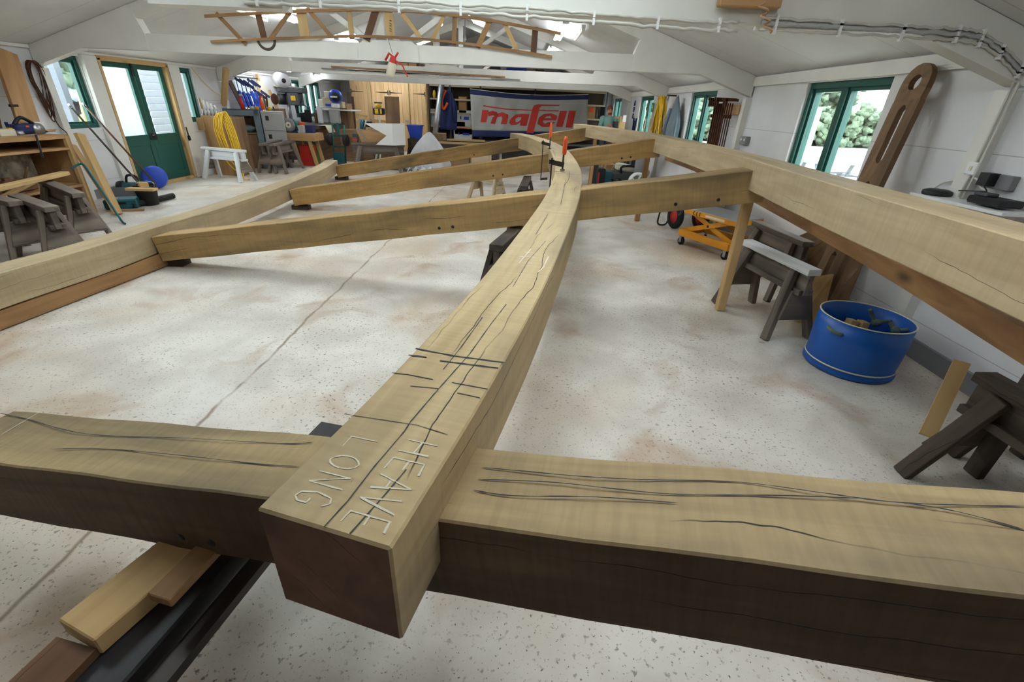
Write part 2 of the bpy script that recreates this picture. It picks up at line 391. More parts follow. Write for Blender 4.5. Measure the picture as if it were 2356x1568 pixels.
# ---- windows
def window(n, side, h, bars, pane_pos=.1, frame_w=.06, fm='green_paint'):
    y0, y1, z0, z1 = h; x = (XL-pane_pos) if side < 0 else (XR+pane_pos)
    mb = MB(); d = .12; w = frame_w
    for z in (z0+w/2, z1-w/2): mb.box((x, (y0+y1)/2, z), (d, y1-y0, w))
    for y in (y0+w/2, y1-w/2): mb.box((x, y, (z0+z1)/2), (d, w, z1-z0-2*w))
    o = struct('window_%d' % n, mb, fm, bevel=.004)
    for y in bars: MB().box((x, y, (z0+z1)/2), (d*.9, .09, z1-z0-2*w)).build('mullion', fm, o)
    ed = [y0+w]+sorted(bars)+[y1-w]
    for i in range(len(ed)-1):
        a = ed[i]+(.045 if i else 0); b = ed[i+1]-(.045 if i < len(ed)-2 else 0)
        s = MB(); t = .035
        for z in (z0+w+t/2, z1-w-t/2): s.box((x, (a+b)/2, z), (.06, b-a, t))
        for y in (a+t/2, b-t/2): s.box((x, y, (z0+z1)/2), (.06, t, z1-z0-2*w-2*t))
        sa = s.build('sash', fm, o)
        MB().box((x, (a+b)/2, (z0+z1)/2), (.006, b-a-2*t, z1-z0-2*w-2*t)).build('pane', 'glass', sa)
    portal((x-.12*side*-1, (y0+y1)/2, (z0+z1)/2), z1-z0, y1-y0, (-side, 0, 0))
    return o
mid = lambda h, *f: [h[0]+(h[1]-h[0])*q for q in f]
window(1, -1, LW[0], []); window(2, -1, LW[2], []); window(3, -1, LW[3], [], fm='white_paint'); window(4, -1, LW[4], mid(LW[4], .27, .52, .77))
window(5, 1, RW[0], mid(RW[0], .53)); window(6, 1, RW[1], mid(RW[1], .52)); window(7, 1, RW[2], mid(RW[2], .5)); window(8, 1, RW[3], mid(RW[3], .5))
# ---- glazed double door
y0, y1, z0, z1 = LW[1]
mb = MB(); x = XL-.02
mb.box((x, (y0+y1)/2, z1-.03), (.16, y1-y0, .07)); mb.box((x, y0+.03, z1/2), (.16, .06, z1-.06)); mb.box((x, y1-.03, z1/2), (.16, .06, z1-.06)); mb.box((x-.02, (y0+y1)/2, .03), (.16, y1-y0, .06))
dr = struct('door_1', mb, 'pine', bevel=.004)
ym = (y0+y1)/2
for a, b in ((y0+.06, ym-.01), (ym+.01, y1-.06)):
    lf = MB(); X = XL-.05; st = .10
    lf.box((X, a+st/2, 1.05), (.05, st, 1.98)); lf.box((X, b-st/2, 1.05), (.05, st, 1.98))
    for z, hh in ((2.0, .09), (.80, .18), (.13, .14)): lf.box((X, (a+b)/2, z), (.05, b-a-2*st, hh))
    lo = lf.build('door_leaf', 'green_paint', dr, bevel=.004)
    MB().box((X, (a+b)/2, 1.42), (.006, b-a-2*st, 1.1)).build('pane', 'glass', lo)
    MB().box((X, (a+b)/2, .455), (.025, b-a-2*st, .53)).build('door_panel', 'green_paint', lo)
mb = MB().box((XL-.01, ym, .86), (.03, .16, .12)); mb.cyl((XL, ym-.03, .87), (XL+.06, ym-.03, .87), .025); mb.build('rim_lock', 'black', dr, bevel=.006)
MB().box((XL-.005, ym-.04, 1.95), (.03, .03, .22)).build('bolt', 'black', dr)
portal((XL-.14, ym, 1.42), 1.1, y1-y0-.3, (1, 0, 0))
# ---- wall trims
k = 0
def trim(mb, mt='truss_paint', **kw):
    global k; k += 1; return struct('trim_%d' % k, mb, mt, **kw)
TR = [3.45, 7.4, 11.7, 15.8]
eds = [YF]+TR+[YB]
for i in range(len(eds)-1):
    trim(MB().box((XR-.02, (eds[i]+eds[i+1])/2, 2.065), (.04, eds[i+1]-eds[i]-.16, .11)))
    trim(MB().box((XL+.02, (eds[i]+eds[i+1])/2, 2.115), (.04, eds[i+1]-eds[i]-.16, .04)))
for y in TR:
    trim(MB().box((XR-.04, y, .93), (.08, .11, 1.86))); trim(MB().box((XL+.04, y, .93), (.08, .11, 1.86)))
for y, d in ((8.26, .26), (10.19, .3)): trim(MB().box((XL+.03, y, 1.05), (.06, d, 2.08)))
struct('baseboard_right', MB().box((XR-.015, (YF+YB)/2, .07), (.03, YB-YF, .14)), 'grey'); struct('baseboard_left', MB().box((XL+.015, 4.0, .07), (.03, 8.6, .14)), 'grey')
# ---- roof trusses
def truss(y, label, detail=True):
    t = thing('roof_truss', label, 'roof truss', (XM, y, 2.2), group='white roof trusses across the shed')
    dz = .03 if y < 5 else 0; th = .11; n = (0, 1, 0); A = y-th/2; zr = lambda x: ceil_z(x)-.004
    MB().box((XM, y, 2.225+dz), (XR-XL-.1, th, .21)).build('tie_beam', 'truss_paint', t, bevel=.004)
    for s in (-1, 1):
        X = lambda d: (XL+d) if s < 0 else (XR-d)
        gp = [(X(.02), A-.012, 1.88), (X(.02), A-.012, zr(X(.02))), (X(1.62), A-.012, zr(X(1.62))), (X(1.74), A-.012, 2.33), (X(1.74), A-.012, 2.13), (X(.8), A-.012, 2.13)]
        MB().prism(gp, n, th+.024).build('haunch_plate', 'truss_paint', t)
        r = MB(); a, b = X(1.6), XM
        r.hexa([(a, A, zr(a)-.17), (b, A, zr(b)-.17), (b, A+th, zr(b)-.17), (a, A+th, zr(a)-.17), (a, A, zr(a)), (b, A, zr(b)), (b, A+th, zr(b)), (a, A+th, zr(a))])
        r.build('rafter', 'truss_paint', t)
        MB().bar((XM-s*-.28, y, 2.36), (XM+s*1.55, y, zr(XM+s*1.55)-.1), .07, .13, up=(0, 1, 0)).build('web', 'truss_paint', t)
    MB().box((XM-.1, y, 2.95), (.13, .09, 1.3)).build('king_post', 'truss_paint', t)
    gp = [(XM-.42, A-.015, 2.12), (XM+.42, A-.015, 2.12), (XM+.42, A-.015, 2.3), (XM+.32, A-.015, 2.37), (XM-.32, A-.015, 2.37), (XM-.42, A-.015, 2.3)]
    MB().prism(gp, n, th+.03).build('centre_plate', 'truss_paint', t)
    return t
truss(TR[0], 'nearest white roof truss, carrying clipped cables along its bottom tie')
truss(TR[1], 'white roof truss with the lattice of battens and the red sprayer hung on it')
truss(TR[2], 'white roof truss with long loose strips laid along it')
truss(TR[3], 'farthest white roof truss, just in front of the banner and cupboards')
# ------------------------------------------------------------ the oak frame laid out across the shed
def rib(name, st, h, w, mats, label):
    """curved timber: stations (x, y, ztop) along its middle"""
    pts = smooth_pts(st, 5); secs = []; gs = []; L = 0; off = random.uniform(0, 9)
    for i, p in enumerate(pts):
        a = pts[max(i-1, 0)]; b = pts[min(i+1, len(pts)-1)]; t = (b-a); t.z = 0; t.normalize(); n = V3((t.y, -t.x, 0))
        if i: L += (p-pts[i-1]).length
        hw = w(L) if callable(w) else w
        q = [p-n*hw/2-V3((0, 0, h)), p+n*hw/2-V3((0, 0, h)), p+n*hw/2, p-n*hw/2]; secs.append(q)
        gs += [V3((L, off+u, off+v)) for u, v in ((-hw/2, -h), (hw/2, -h), (hw/2, 0), (-hw/2, 0))]
    mb = MB(); mb.loft(secs, False, 0, False, gs=gs)
    n = len(secs)
    mb.add(secs[0], [(0, 1, 2, 3)], gs[:4], 1); mb.add(secs[-1], [(0, 1, 2, 3)], gs[-4:], 1)
    me_o = mb.build('t', mats); bm = bmesh.new(); bm.from_mesh(me_o.data); bmesh.ops.remove_doubles(bm, verts=bm.verts, dist=1e-5); bmesh.ops.recalc_face_normals(bm, faces=bm.faces)
    bmesh.ops.bevel(bm, geom=[e for e in bm.edges if len(e.link_faces) == 2 and e.calc_face_angle(0) > 1], offset=.005, segments=1, affect='EDGES'); bm.to_mesh(me_o.data); bm.free()
    o = me_o; o.name = name; o.data.name = name
    tag(o, label, 'timber', 'curved timbers of the oak frame'); return o, pts
C_ST = [(-.325, .538, .985), (-.195, 1.05, .985), (-.016, 1.87, .99), (.217, 3.16, 1.01), (.345, 4.0, 1.035), (.446, 4.95, 1.065), (.478, 6.0, 1.09), (.463, 7.6, 1.1), (.31, 9.0, 1.1), (.07, 10.2, 1.1), (-.24, 11.05, 1.1)]
crib, cpts = rib('curved_timber', C_ST, .265, .272, ['oak', 'oak_end'], 'long S-curved oak timber down the middle with chalk words near its cut end')
L_ST = [(-4.05, 1.9, .4), (-3.96, 3.15, .4), (-3.88, 3.8, .4), (-3.86, 4.65, .4), (-3.80, 5.5, .4), (-3.81, 6.4, .4), (-3.87, 7.5, .4), (-3.98, 8.6, .4), (-4.11, 9.6, .4), (-4.34, 10.75, .4)]
lrib, lpts = rib('curved_timber', L_ST, .25, .24, ['oak_pale', 'oak_pale'], 'low pale curved timber on the left, lying just above the floor')
R_ST = [(1.62, .6, 1.335), (1.72, 1.5, 1.335), (1.78, 2.3, 1.335), (1.86, 3.1, 1.335), (1.98, 4.2, 1.335), (2.03, 5.4, 1.335), (2.03, 6.6, 1.335), (1.95, 8.0, 1.335), (1.66, 9.4, 1.335), (1.15, 11.2, 1.335)]
rrib, rpts = rib('curved_timber', R_ST, .225, .25, ['oak_pale', 'oak_pale'], 'high pale curved timber on the right, propped up beside the windows')
# cross rails
def rail(a, b, h, w, mats, label, holes=()):
    """front top edge runs from a to b; w goes back, h goes down"""
    a = V3(a); b = V3(b); t = (b-a).normalized(); back = V3((-t.y, t.x, 0)).normalized()
    if back.y < 0: back = -back
    up = t.cross(back); up = up if up.z > 0 else -up
    L = (b-a).length; off = random.uniform(0, 9)
    N = 24; secs = []; gs = []
    for i in range(N+1):
        s = L*i/N; p = a+t*s; j = .003*math.sin(i*1.7)
        secs.append([p+up*j, p+back*w+up*j, p+back*w-up*(h+j), p-up*(h-j)]); gs += [V3((s, off, off)), V3((s, off+w, off)), V3((s, off+w, off+h)), V3((s, off, off+h))]
    mb = MB(); mb.loft(secs, True, 0, False, gs=gs)
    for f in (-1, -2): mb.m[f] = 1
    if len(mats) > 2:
        for i in range(N): mb.m[i*4+3] = 2      # front face darker: part stain, part shade put into the colour
    o = mb.build('cross_rail', mats, bevel=.005); tag(o, label, 'timber', 'straight oak rails across the frame')
    for d, dz in holes:
        c = a+t*d-up*dz
        MB().cyl(c-back*.0015, c+back*.02, .014, n=12).build('peg_hole', 'black', o)
    return o
RL = []
d1 = ray(-2500, 740); q = P(1010, 1198, Z=.855); t1 = d1/d1.x*-1
near = rail(q+t1*1.75, q-t1*1.75, .25, .245, ['oak_brown', 'oak_end', 'oak_stain_shade'], 'nearest cross rail, thick dark-faced oak right in front under the chalked end', ((.98, .2), (1.09, .2)))
def railz(xl, xr, yl, yr, zl, zr, **k): return (xl, yl, zl), (xr, yr, zr)
rail((-3.74, 4.42, .325), (1.93, 3.895, 1.275), .255, .25, ['oak_dark', 'oak_end'], 'second cross rail, golden oak darkening to grey at the right end', ((3.0, .2), (3.13, .2), (5.08, .2), (5.42, .2)))
rail((-3.72, 7.35, .318), (1.95, 7.30, 1.30), .25, .25, ['oak_gold', 'oak_end'], 'third cross rail, passing beside the upright clamp with the long bar', ((3.25, .2), (3.4, .2), (5.2, .2), (5.33, .2)))
rail((-4.2, 10.5, .305), (1.45, 10.48, 1.33), .25, .25, ['oak_gold', 'oak_end'], 'farthest cross rail, running to the far tip of the left timber', ((3.1, .2), (5.1, .2)))
# chalk words, black lines and pencil strokes on the middle timber, laid just on its top face
def ztop(y):
    for i in range(len(cpts)-1):
        if cpts[i].y <= y <= cpts[i+1].y:
            f = (y-cpts[i].y)/(cpts[i+1].y-cpts[i].y); return cpts[i].z+(cpts[i+1].z-cpts[i].z)*f
    return cpts[0].z
def strokes(mb, lines, w, seed=1):
    rnd = random.Random(seed)
    for ln in lines:
        pts = [P(x, y, Z=.99) for x, y in ln]
        pts = [P(x, y, Z=ztop(p.y)) for (x, y), p in zip(ln, pts)]
        for a, b in zip(pts[:-1], pts[1:]):
            n = max(2, int((b-a).length/.02)); d = (b-a); s = V3((-d.y, d.x, 0)).normalized()
            q = [a+d*i/n for i in range(n+1)]; ws = [w*rnd.uniform(.55, 1.2) for _ in q]
            up = V3((0, 0, .0012))
            mb.add([p+s*h/2+up for p, h in zip(q, ws)]+[p-s*h/2+up for p, h in zip(q, ws)], [(i, i+1, n+2+i, n+1+i) for i in range(n)])
    return mb
HAND = {'H': [[(.08, 0), (.1, 1)], [(.8, .02), (.76, .98)], [(.1, .5), (.78, .46)]], 'E': [[(.1, 0), (.08, 1)], [(.08, .98), (.78, 1)], [(.1, .5), (.66, .52)], [(.1, .02), (.8, 0)]],
        'A': [[(0, 0), (.42, 1)], [(.42, 1), (.86, .02)], [(.18, .4), (.68, .4)]], 'V': [[(0, 1), (.4, 0)], [(.4, 0), (.82, 1)]], 'L': [[(.12, 1), (.1, 0)], [(.1, 0), (.75, .03)]],
        'O': [[(.45+.38*math.cos(a*PI/6), .5+.46*math.sin(a*PI/6)) for a in range(13)]], 'N': [[(.08, 0), (.1, 1)], [(.1, 1), (.76, .03)], [(.76, .03), (.8, 1)]],
        'G': [[(.8, .82), (.55, 1), (.25, .92), (.08, .5), (.25, .08), (.55, 0), (.8, .14), (.8, .42)], [(.8, .42), (.5, .42)]]}
def word(txt, B0, B1, U0, U1, seed):
    rnd = random.Random(seed); res = []; n = len(txt)
    for i, ch in enumerate(txt):
        out = []; res.append(out)
        for ln in HAND[ch]:
            q_ = []
            for x, y in ln:
                u = (i+x*.86)/n; y += rnd.uniform(-.03, .03); q_.append((B0[0]+(B1[0]-B0[0])*u+y*(U0[0]+(U1[0]-U0[0])*u), B0[1]+(B1[1]-B0[1])*u+y*(U0[1]+(U1[1]-U0[1])*u)))
            out.append(q_)
    return res
LONG = word('LONG', (812, 1000), (660, 1160), (60, 12), (84, 22), 1)
HEAVE = word('HEAVE', (940, 1008), (776, 1212), (66, 14), (98, 30), 2)
for l_ in LONG: strokes(MB(), l_, .0036, 3).build('chalk_letter', 'chalk', crib)
for l_ in HEAVE: strokes(MB(), l_, .0046, 4).build('chalk_letter', 'chalk', crib)
MARK = [[(1222, 572), (1194, 606)], [(1262, 590), (1250, 615), (1238, 626)], [(1195, 590), (1232, 592)], [(1196, 606), (1224, 606)], [(1206, 580), (1230, 583)]]
for l_ in MARK: strokes(MB(), [l_], .006, 5).build('chalk_stroke', 'chalk', crib)
BL = [[(956, 802), (1046, 819)], [(1046, 819), (1160, 834)], [(940, 817), (982, 822)], [(1012, 830), (1146, 847)]]
for i_, l_ in enumerate(BL): strokes(MB(), [l_], .008, 6+i_).build('marking_line', 'pencil', crib)
PL = [[(902, 858), (940, 862), (996, 873)], [(944, 888), (1010, 894)], [(1052, 904), (1104, 915)], [(1040, 880), (1122, 895)], [(1240, 486), (1326, 494)], [(1256, 466), (1292, 472)]]
for i_, l_ in enumerate(PL): strokes(MB(), [l_], .0035, 17+i_).build('marking_line', 'pencil', crib)
CR = [[(745, 1213), (800, 1153), (860, 1075), (930, 993), (945, 970), (1000, 905), (1080, 815), (1130, 745), (1165, 700)], [(805, 1228), (880, 1145), (935, 1080)], [(1020, 850), (1060, 800), (1110, 730)], [(1180, 660), (1215, 600), (1255, 555)], [(1232, 540), (1262, 490)], [(1290, 470), (1302, 410)]]
for i_, l_ in enumerate(CR): strokes(MB(), [l_], .0035, 28+i_).build('drying_crack', 'black', crib)
JT = [[(1278, 399), (1336, 402)]]
strokes(MB(), JT, .012, 9).build('scarf_joint', 'pencil', crib)
SQ = [[(795, 953), (960, 978), (1030, 1000)], [(1300, 590), (1330, 500)]]
strokes(MB(), SQ[:1], .002, 10).build('marking_line', 'pencil', crib)
# drying cracks and a chalk line on the top of the nearest rail
rn = t1.cross(V3((-t1.y, t1.x, 0))).normalized()
def on_near(x, y):
    r = ray(x, y); return CAM+r*((q-CAM).dot(rn)/r.dot(rn))
def near_stroke(ln, w, nm, mt, seed):
    rnd = random.Random(seed); pts = smooth_pts([on_near(*p) for p in ln], 6); up = rn*(.0045 if rn.z > 0 else -.0045); m = MB(); n = len(pts); A = []; Bq = []
    for i, p in enumerate(pts):
        a = pts[max(i-1, 0)]; b = pts[min(i+1, n-1)]; s_ = rn.cross(b-a).normalized()*w*rnd.uniform(.4, 1.1)*(.25 if i in (0, n-1) else 1)
        A.append(p+s_/2+up); Bq.append(p-s_/2+up)
    m.add(A+Bq, [(i, i+1, n+i+1, n+i) for i in range(n-1)]); m.build(nm, mt, near)
for i, l_ in enumerate(([(1110, 1078), (1200, 1086), (1330, 1098), (1480, 1106), (1700, 1112), (1900, 1138), (2080, 1160), (2356, 1168)], [(1100, 1105), (1270, 1112), (1420, 1128), (1560, 1140), (1800, 1143), (1990, 1150)], [(1090, 1130), (1180, 1143), (1370, 1146), (1560, 1160)], [(2080, 1160), (2200, 1180), (2356, 1222)], [(0, 952), (60, 965), (200, 1000), (430, 1010), (640, 1022), (720, 1020)], [(120, 1035), (250, 1035), (420, 1050), (600, 1070), (690, 1075)] )): near_stroke(l_, .004, 'drying_crack', 'pencil', 60+i)
near_stroke([(2, 1003), (100, 945)], .005, 'chalk_line', 'chalk', 80)
# timber strip lying under the left timber, and the timber under the right one
one('floor_batten', MB().bar((-4.02, 1.9, .075), (-3.78, 4.5, .075), .14, .13), 'fir', 'reddish batten lying on the floor under the low left timber', 'batten')
sp = [V3(q) for q in ((1.80, .6, .95), (1.985, 1.63, .95), (2.2, 2.85, .95), (2.42, 4.9, .96), (2.52, 7.0, 1.0), (2.44, 8.6, 1.02))]
one('support_plank', MB().loft([[p, p+V3((.13, 0, 0)), p+V3((.13, 0, -.12)), p+V3((0, 0, -.12))] for p in smooth_pts(sp, 4)]), 'fir', 'long knotty brown plank carrying the high right timber from below', 'plank')
# props under the right timber
for q, y1, lb in (((1655, 712), 440, 'leaning pine prop standing in front of the two grey sawhorses'), ((1465, 508), 345, 'brown prop under the right timber at the third rail'), (None, 0, 'farthest brown prop under the right timber, by the last rail')):
    b = P(*q, Z=0) if q else V3((1.42, 10.35, 0))
    w = .075
    one('timber_prop', MB().bar(b, b+V3((.02, .06, 1.09)), w, w, up=(0, 1, 0)), 'pine' if y1 == 440 else 'fir', lb, 'prop', 'props under the right timber', bevel=.006)
for c in ((-3.66, 4.5, .02), (-3.6, 7.42, .02), (-4.1, 10.6, .02)):
    one('chock', MB().box((c[0]-.03, c[1]+.06, .034), (.26, .14, .066)), 'dark_wood', 'dark flat chock under the low end of the ' + {4.5: 'second', 7.42: 'third', 10.6: 'farthest'}[c[1]] + ' rail', 'chock', 'chocks under the rail ends')
# ------------------------------------------------------------ sawhorses
def sawhorse(label, mat, legmat=None, endmat=None, L=1.0, H=.62):
    t = thing('sawhorse', label, 'sawhorse', group='wooden sawhorses about the shed'); lm = legmat or mat; em = endmat or mat
    b = lambda mb, n, m: mb.build(n, m, t, bevel=.004, inv=False)
    b(MB().box((0, 0, H-.025), (L, .115, .05)), 'top_plank', mat)
    b(MB().box((0, 0, H-.135), (L*.97, .05, .17)), 'beam', lm)
    for s in (-1, 1):
        b(MB().box((0, s*.045, H-.20), (L*.96, .036, .045)), 'batten', lm)
        for e in (-1, 1): b(MB().bar((e*L*.33, s*.055, H-.055), (e*L*.44, s*.20, 0), .085, .045, up=(0, 1, .35)), 'leg', lm)
    for e in (-1, 1):
        q = [(e*(L*.345+.047), -.075, H-.2), (e*(L*.345+.047), .075, H-.2), (e*(L*.40+.047), .155, H*.3), (e*(L*.40+.047), -.155, H*.3)]
        b(MB().prism(q, (e, 0, 0), .024), 'end_board', em)
    return t
G = sawhorse('grey sawhorse with a white-topped plank, beside the pine prop', 'grey_wood')
D = sawhorse('dark weathered sawhorse under the middle of the second rail', 'dark_wood')
Wt = sawhorse('white-painted sawhorse in front of the plywood board by the door', 'white_wood', 'white_wood', 'grey_wood')
WT2 = sawhorse('grey sawhorse with a top coloured pale as lit, just behind the pine prop', 'white_wood', 'grey_wood', 'grey_wood')  # top plank paler than the legs: light from above put into its colour
def put(proto, far, near, label, H=.62, first=False, xyz=None):
    a, b = (P(*far, Z=H), P(*near, Z=H)) if xyz is None else xyz
    a = V3(a); b = V3(b); d = b-a; L = d.length; c = (a+b)/2
    o = proto if first else dup(proto, label)
    o.location = (c.x, c.y, 0); o.rotation_euler = (0, 0, math.atan2(d.y, d.x)); o.scale = (min(max(L, .7), 1.3), 1, H/.62); o['label'] = label
    return o
put(WT2, 0, 0, 'grey sawhorse with a top coloured pale as lit, just behind the pine prop', first=True, xyz=((2.12, 4.28, .62), (2.27, 3.40, .62)))
put(G, 0, 0, 'older grey sawhorse against the right wall, behind the one by the pine prop', first=True, xyz=((2.60, 5.15, .62), (2.70, 4.28, .62)))
put(D, 0, 0, 'dark grey sawhorse at the right edge with the broad legs nearest the camera', H=.6, xyz=((2.27, 1.94, .6), (2.33, 1.0, .6)))
put(D, 0, 0, 'sawhorse at the right edge tucked against the wall behind the broad-legged one', H=.64, xyz=((2.68, 2.12, .6), (2.72, 1.2, .6)))
put(D, (1186, 524), (1149, 556), 'dark weathered sawhorse under the middle of the second rail', H=.66, first=True)
put(D, (1214, 404), (1204, 428), 'dark sawhorse seen end-on under the third rail', H=.68)
put(Wt, (466, 337), (562, 345), 'white-painted sawhorse in front of the plywood board by the door', first=True)
put(G, (645, 321), (600, 330), 'grey sawhorse on the left of the nested pair by the filing cabinet', H=.65)
put(G, (672, 322), (624, 331), 'grey sawhorse on the right of the nested pair by the filing cabinet', H=.65)
put(G, (803, 328), (936, 333), 'grey sawhorse carrying the white notched box in front of the cupboards', H=.66)
put(D, (948, 308), (950, 319), 'small dark sawhorse seen end-on beside the white sack', H=.66)
put(G, (98, 411), (180, 444), 'right-hand one of the three weathered sawhorses by the open shelves')
put(G, (33, 445), (117, 475), 'middle one of the three weathered sawhorses by the open shelves')
put(G, (-60, 440), (34, 462), 'left-hand one of the three weathered sawhorses by the open shelves')
put(sawhorse('small pale trestle whose legs show below the third rail', 'oak_pale'), (1095, 392), (1150, 400), 'small pale trestle whose legs show below the third rail', H=.5, first=True)
# blackened trestle at the bottom left, carrying the near rail
t = thing('trestle', 'low blackened trestle at the bottom left, under the nearest rail', 'trestle', (-.85, .9, 0))
a, b = V3((-1.02, .2, 0)), V3((-.755, 1.53, 0))
dd = (b-a).normalized(); nn = V3((dd.y, -dd.x, 0))
MB().bar(a+V3((0, 0, .385)), b+V3((0, 0, .385)), .14, .06).build('top_beam', 'black_wood', t, bevel=.006)
MB().bar(a+V3((0, 0, .27)), b+V3((0, 0, .27)), .06, .17).build('beam', 'black_wood', t, bevel=.004)
MB().bar(a+nn*.115+V3((0, 0, .365)), b+nn*.115+V3((0, 0, .365)), .05, .03).build('side_strip', 'dark_steel', t)
for f in (.12, .88):
    c = a+(b-a)*f
    for s in (-1, 1): MB().bar(c+nn*s*.06+V3((0, 0, .33)), c+nn*s*.16, .085, .05, up=tuple(nn)).build('leg', 'dark_wood', t, bevel=.004)
q = P(190, 1500, Z=.475)
e0, e1 = a+(b-a)*.30-nn*.10, a+(b-a)*.62-nn*.04
one('packing_board', MB().bar(e0+V3((0, 0, .448)), e1+V3((0, 0, .448)), .135, .06), 'pine', 'pale packing board lying on the blackened trestle at the bottom left', 'board', bevel=.004)
one('packing_board', MB().bar(a+nn*-.09+V3((0, 0, .43))-dd*.1, e0+V3((.0, 0, .43))-dd*.01, .12, .025), 'brown_wood', 'thin brown board end at the bottom left corner, before the pale packing board', 'board')
w0 = P(362, 1372, Z=.51); w1 = P(432, 1296, Z=.51)
one('wedge', MB().bar(w0+V3((0, 0, -.016)), w1+V3((.02, .07, -.016)), .07, .03), 'fir', 'small brown wedge between the pale packing board and the nearest rail', 'wedge', bevel=.003)
# ------------------------------------------------------------ clamps on the middle timber
def clamp(label, foot, zt, bar_len, lean, size, rz, hl):
    """F clamp: bar down the side of the timber, spindle with an orange handle above it"""
    t = thing('bar_clamp', label, 'clamp', foot, rz, 'orange-handled clamps')
    b = lambda mb, n, m: mb.build(n, m, t, inv=False)
    b(MB().box((0, 0, -bar_len/2+.12), (.012*size, .03*size, bar_len)), 'bar', 'dark_steel')
    b(MB().bar((0, 0, .075), (.11*size, 0, .055), .022*size, .04*size), 'sliding_arm', 'dark_steel')
    b(MB().bar((0, 0, .06), (0, 0, .10), .03*size, .045*size), 'arm_collar', 'dark_steel')
    sp = MB(); sp.cyl((.10*size, 0, .006), (.10*size, 0, .16), .0085*size, n=10); sp.cyl((.10*size, 0, 0), (.10*size, 0, .012), .022*size, n=14); b(sp, 'spindle', 'dark_steel')
    k = hl; b(MB().lathe([(.0, .15), (.013*size, .15), (.019*size, .17), (.021*size, .15+k*.4), (.018*size, .15+k*.8), (.013*size, .15+k), (0, .15+k)], (.10*size, 0, 0), (lean[0], lean[1], 1), 14), 'handle', 'orange')
    b(MB().bar((0, 0, -bar_len+.135), (.1*size, 0, -bar_len+.15), .022*size, .03*size), 'fixed_jaw', 'dark_steel')
    return t
q = P(1288, 393, Z=1.07)
clamp('near clamp with a fat orange handle gripping the middle timber at its joint', (q.x-.09, q.y, 1.075), 1.07, .5, (.03, 0), 1.15, .0, .17)
clamp('farther clamp with a slim orange handle and a long bar hanging below the third rail', (.245, 7.2, 1.1), 1.1, .56, (0, 0), 1.0, .0, .2)
# ------------------------------------------------------------ blue half drum
c = V3((2.52, 3.06, 0)); t = thing('half_drum', 'blue cut-down plastic drum on the floor by the right wall', 'tub', c)
MB().lathe([(0, .02), (.275, .02), (.285, 0), (.295, .008), (.297, .03), (.283, .05), (.288, .1), (.293, .25), (.292, .40), (.284, .398), (.281, .25), (.27, .06), (0, .045)], (0, 0, 0), n=48).build('body', 'blue_drum', t, inv=False)
MB().lathe([(.285, .398), (.2935, .398), (.2935, .404), (.285, .404), (.285, .398)], (0, 0, 0), n=48).build('rim', 'cream', t, inv=False)
MB().lathe([(.291, .055), (.2945, .058), (.2945, .064), (.291, .067)], (0, 0, 0), n=48).build('hoop', 'cream', t, inv=False)
an = lambda d, r, z: (r*math.cos(math.radians(d)), r*math.sin(math.radians(d)), z)
MB().tube(smooth_pts([an(192, .28, .325), an(193, .30, .33), an(202, .308, .322), an(211, .30, .318), an(212, .28, .32)], 4), .013, 8).build('rope_handle', 'rope', t, inv=False)
rk = MB(); rk.tube(smooth_pts([an(20, .28, .33), an(22, .22, .33), an(30, .2, .31), an(44, .19, .36), an(50, .17, .40)], 4), .014, 8); rk.build('rope_handle', 'rope', t, inv=False)
MB().blob(an(30, .2, .31), (.035, .03, .03), jit=.12).build('rope_knot', 'rope', t, inv=False)
MB().blob(an(-12, .21, .32), (.03, .028, .028), jit=.12).build('rope_knot', 'rope', t, inv=False)
MB().tube(smooth_pts([an(-14, .28, .34), an(-12, .21, .32), an(-5, .19, .345), an(0, .18, .36)], 4), .014, 8).build('rope_handle', 'rope', t, inv=False)
for k, (x, y, r, lb) in enumerate(((2.47, 3.12, .5, 'pale wood offcut sticking up inside the blue drum, on the left'), (2.54, 3.10, -.4, 'pale wood offcut leaning inside the blue drum, by the rope knot'))):
    one('offcut', MB().bar((x, y, .055), (x+.03, y+.03, .33), .07, .05), 'pine', lb, 'offcut', 'offcuts in the blue drum')
one('offcut', MB().bar(P(1897, 800, Z=.03), P(1925, 790, Z=.03)+V3((.12, .12, 0)), .05, .05), 'pine', 'small pale offcut on the floor to the left of the blue drum', 'offcut')
one('offcut', MB().bar((2.26, 2.02, .14), (2.44, 2.22, .50), .07, .035), 'pine', 'pine slat leaning between the two sawhorses at the right edge', 'offcut')
# plywood gussets against the wall
pl = [(2.62, 3.72, 0), (2.95, 4.15, 0), (3.10, 4.42, .62), (2.98, 4.15, .66), (2.78, 3.86, .36)]
t = thing('plywood_offcut', 'plywood offcut with two square cut-outs, behind the sawhorse legs', 'board', (2.85, 3.9, 0))
fr = MB(); u = V3((.36, .42, 0)).normalized(); v = V3((.12, -.05, .75)).normalized(); o0 = V3((2.58, 3.62, 0.004)); nn = u.cross(v).normalized()
def F(a, b): return o0+u*a+v*b
for a0, a1, b0, b1 in ((0, .08, 0, .46), (.08, .42, 0, .06), (.08, .42, .17, .21), (.08, .46, .33, .5), (.34, .46, .06, .33)):
    fr.prism([F(a0, b0), F(a1, b0), F(a1, b1), F(a0, b1)], nn, .02)
fr.build('panel', 'ply_old', t); 
one('plywood_offcut', MB().prism([V3((2.66, 4.42, 0.004)), V3((3.06, 4.0, 0.004)), V3((3.12, 4.08, .62)), V3((3.0, 4.5, .78)), V3((2.80, 4.62, .60))], (-.5, -.5, 0.1), .018), 'ply_old', 'larger plywood offcut leaning on the right wall under the brown plank', 'board')
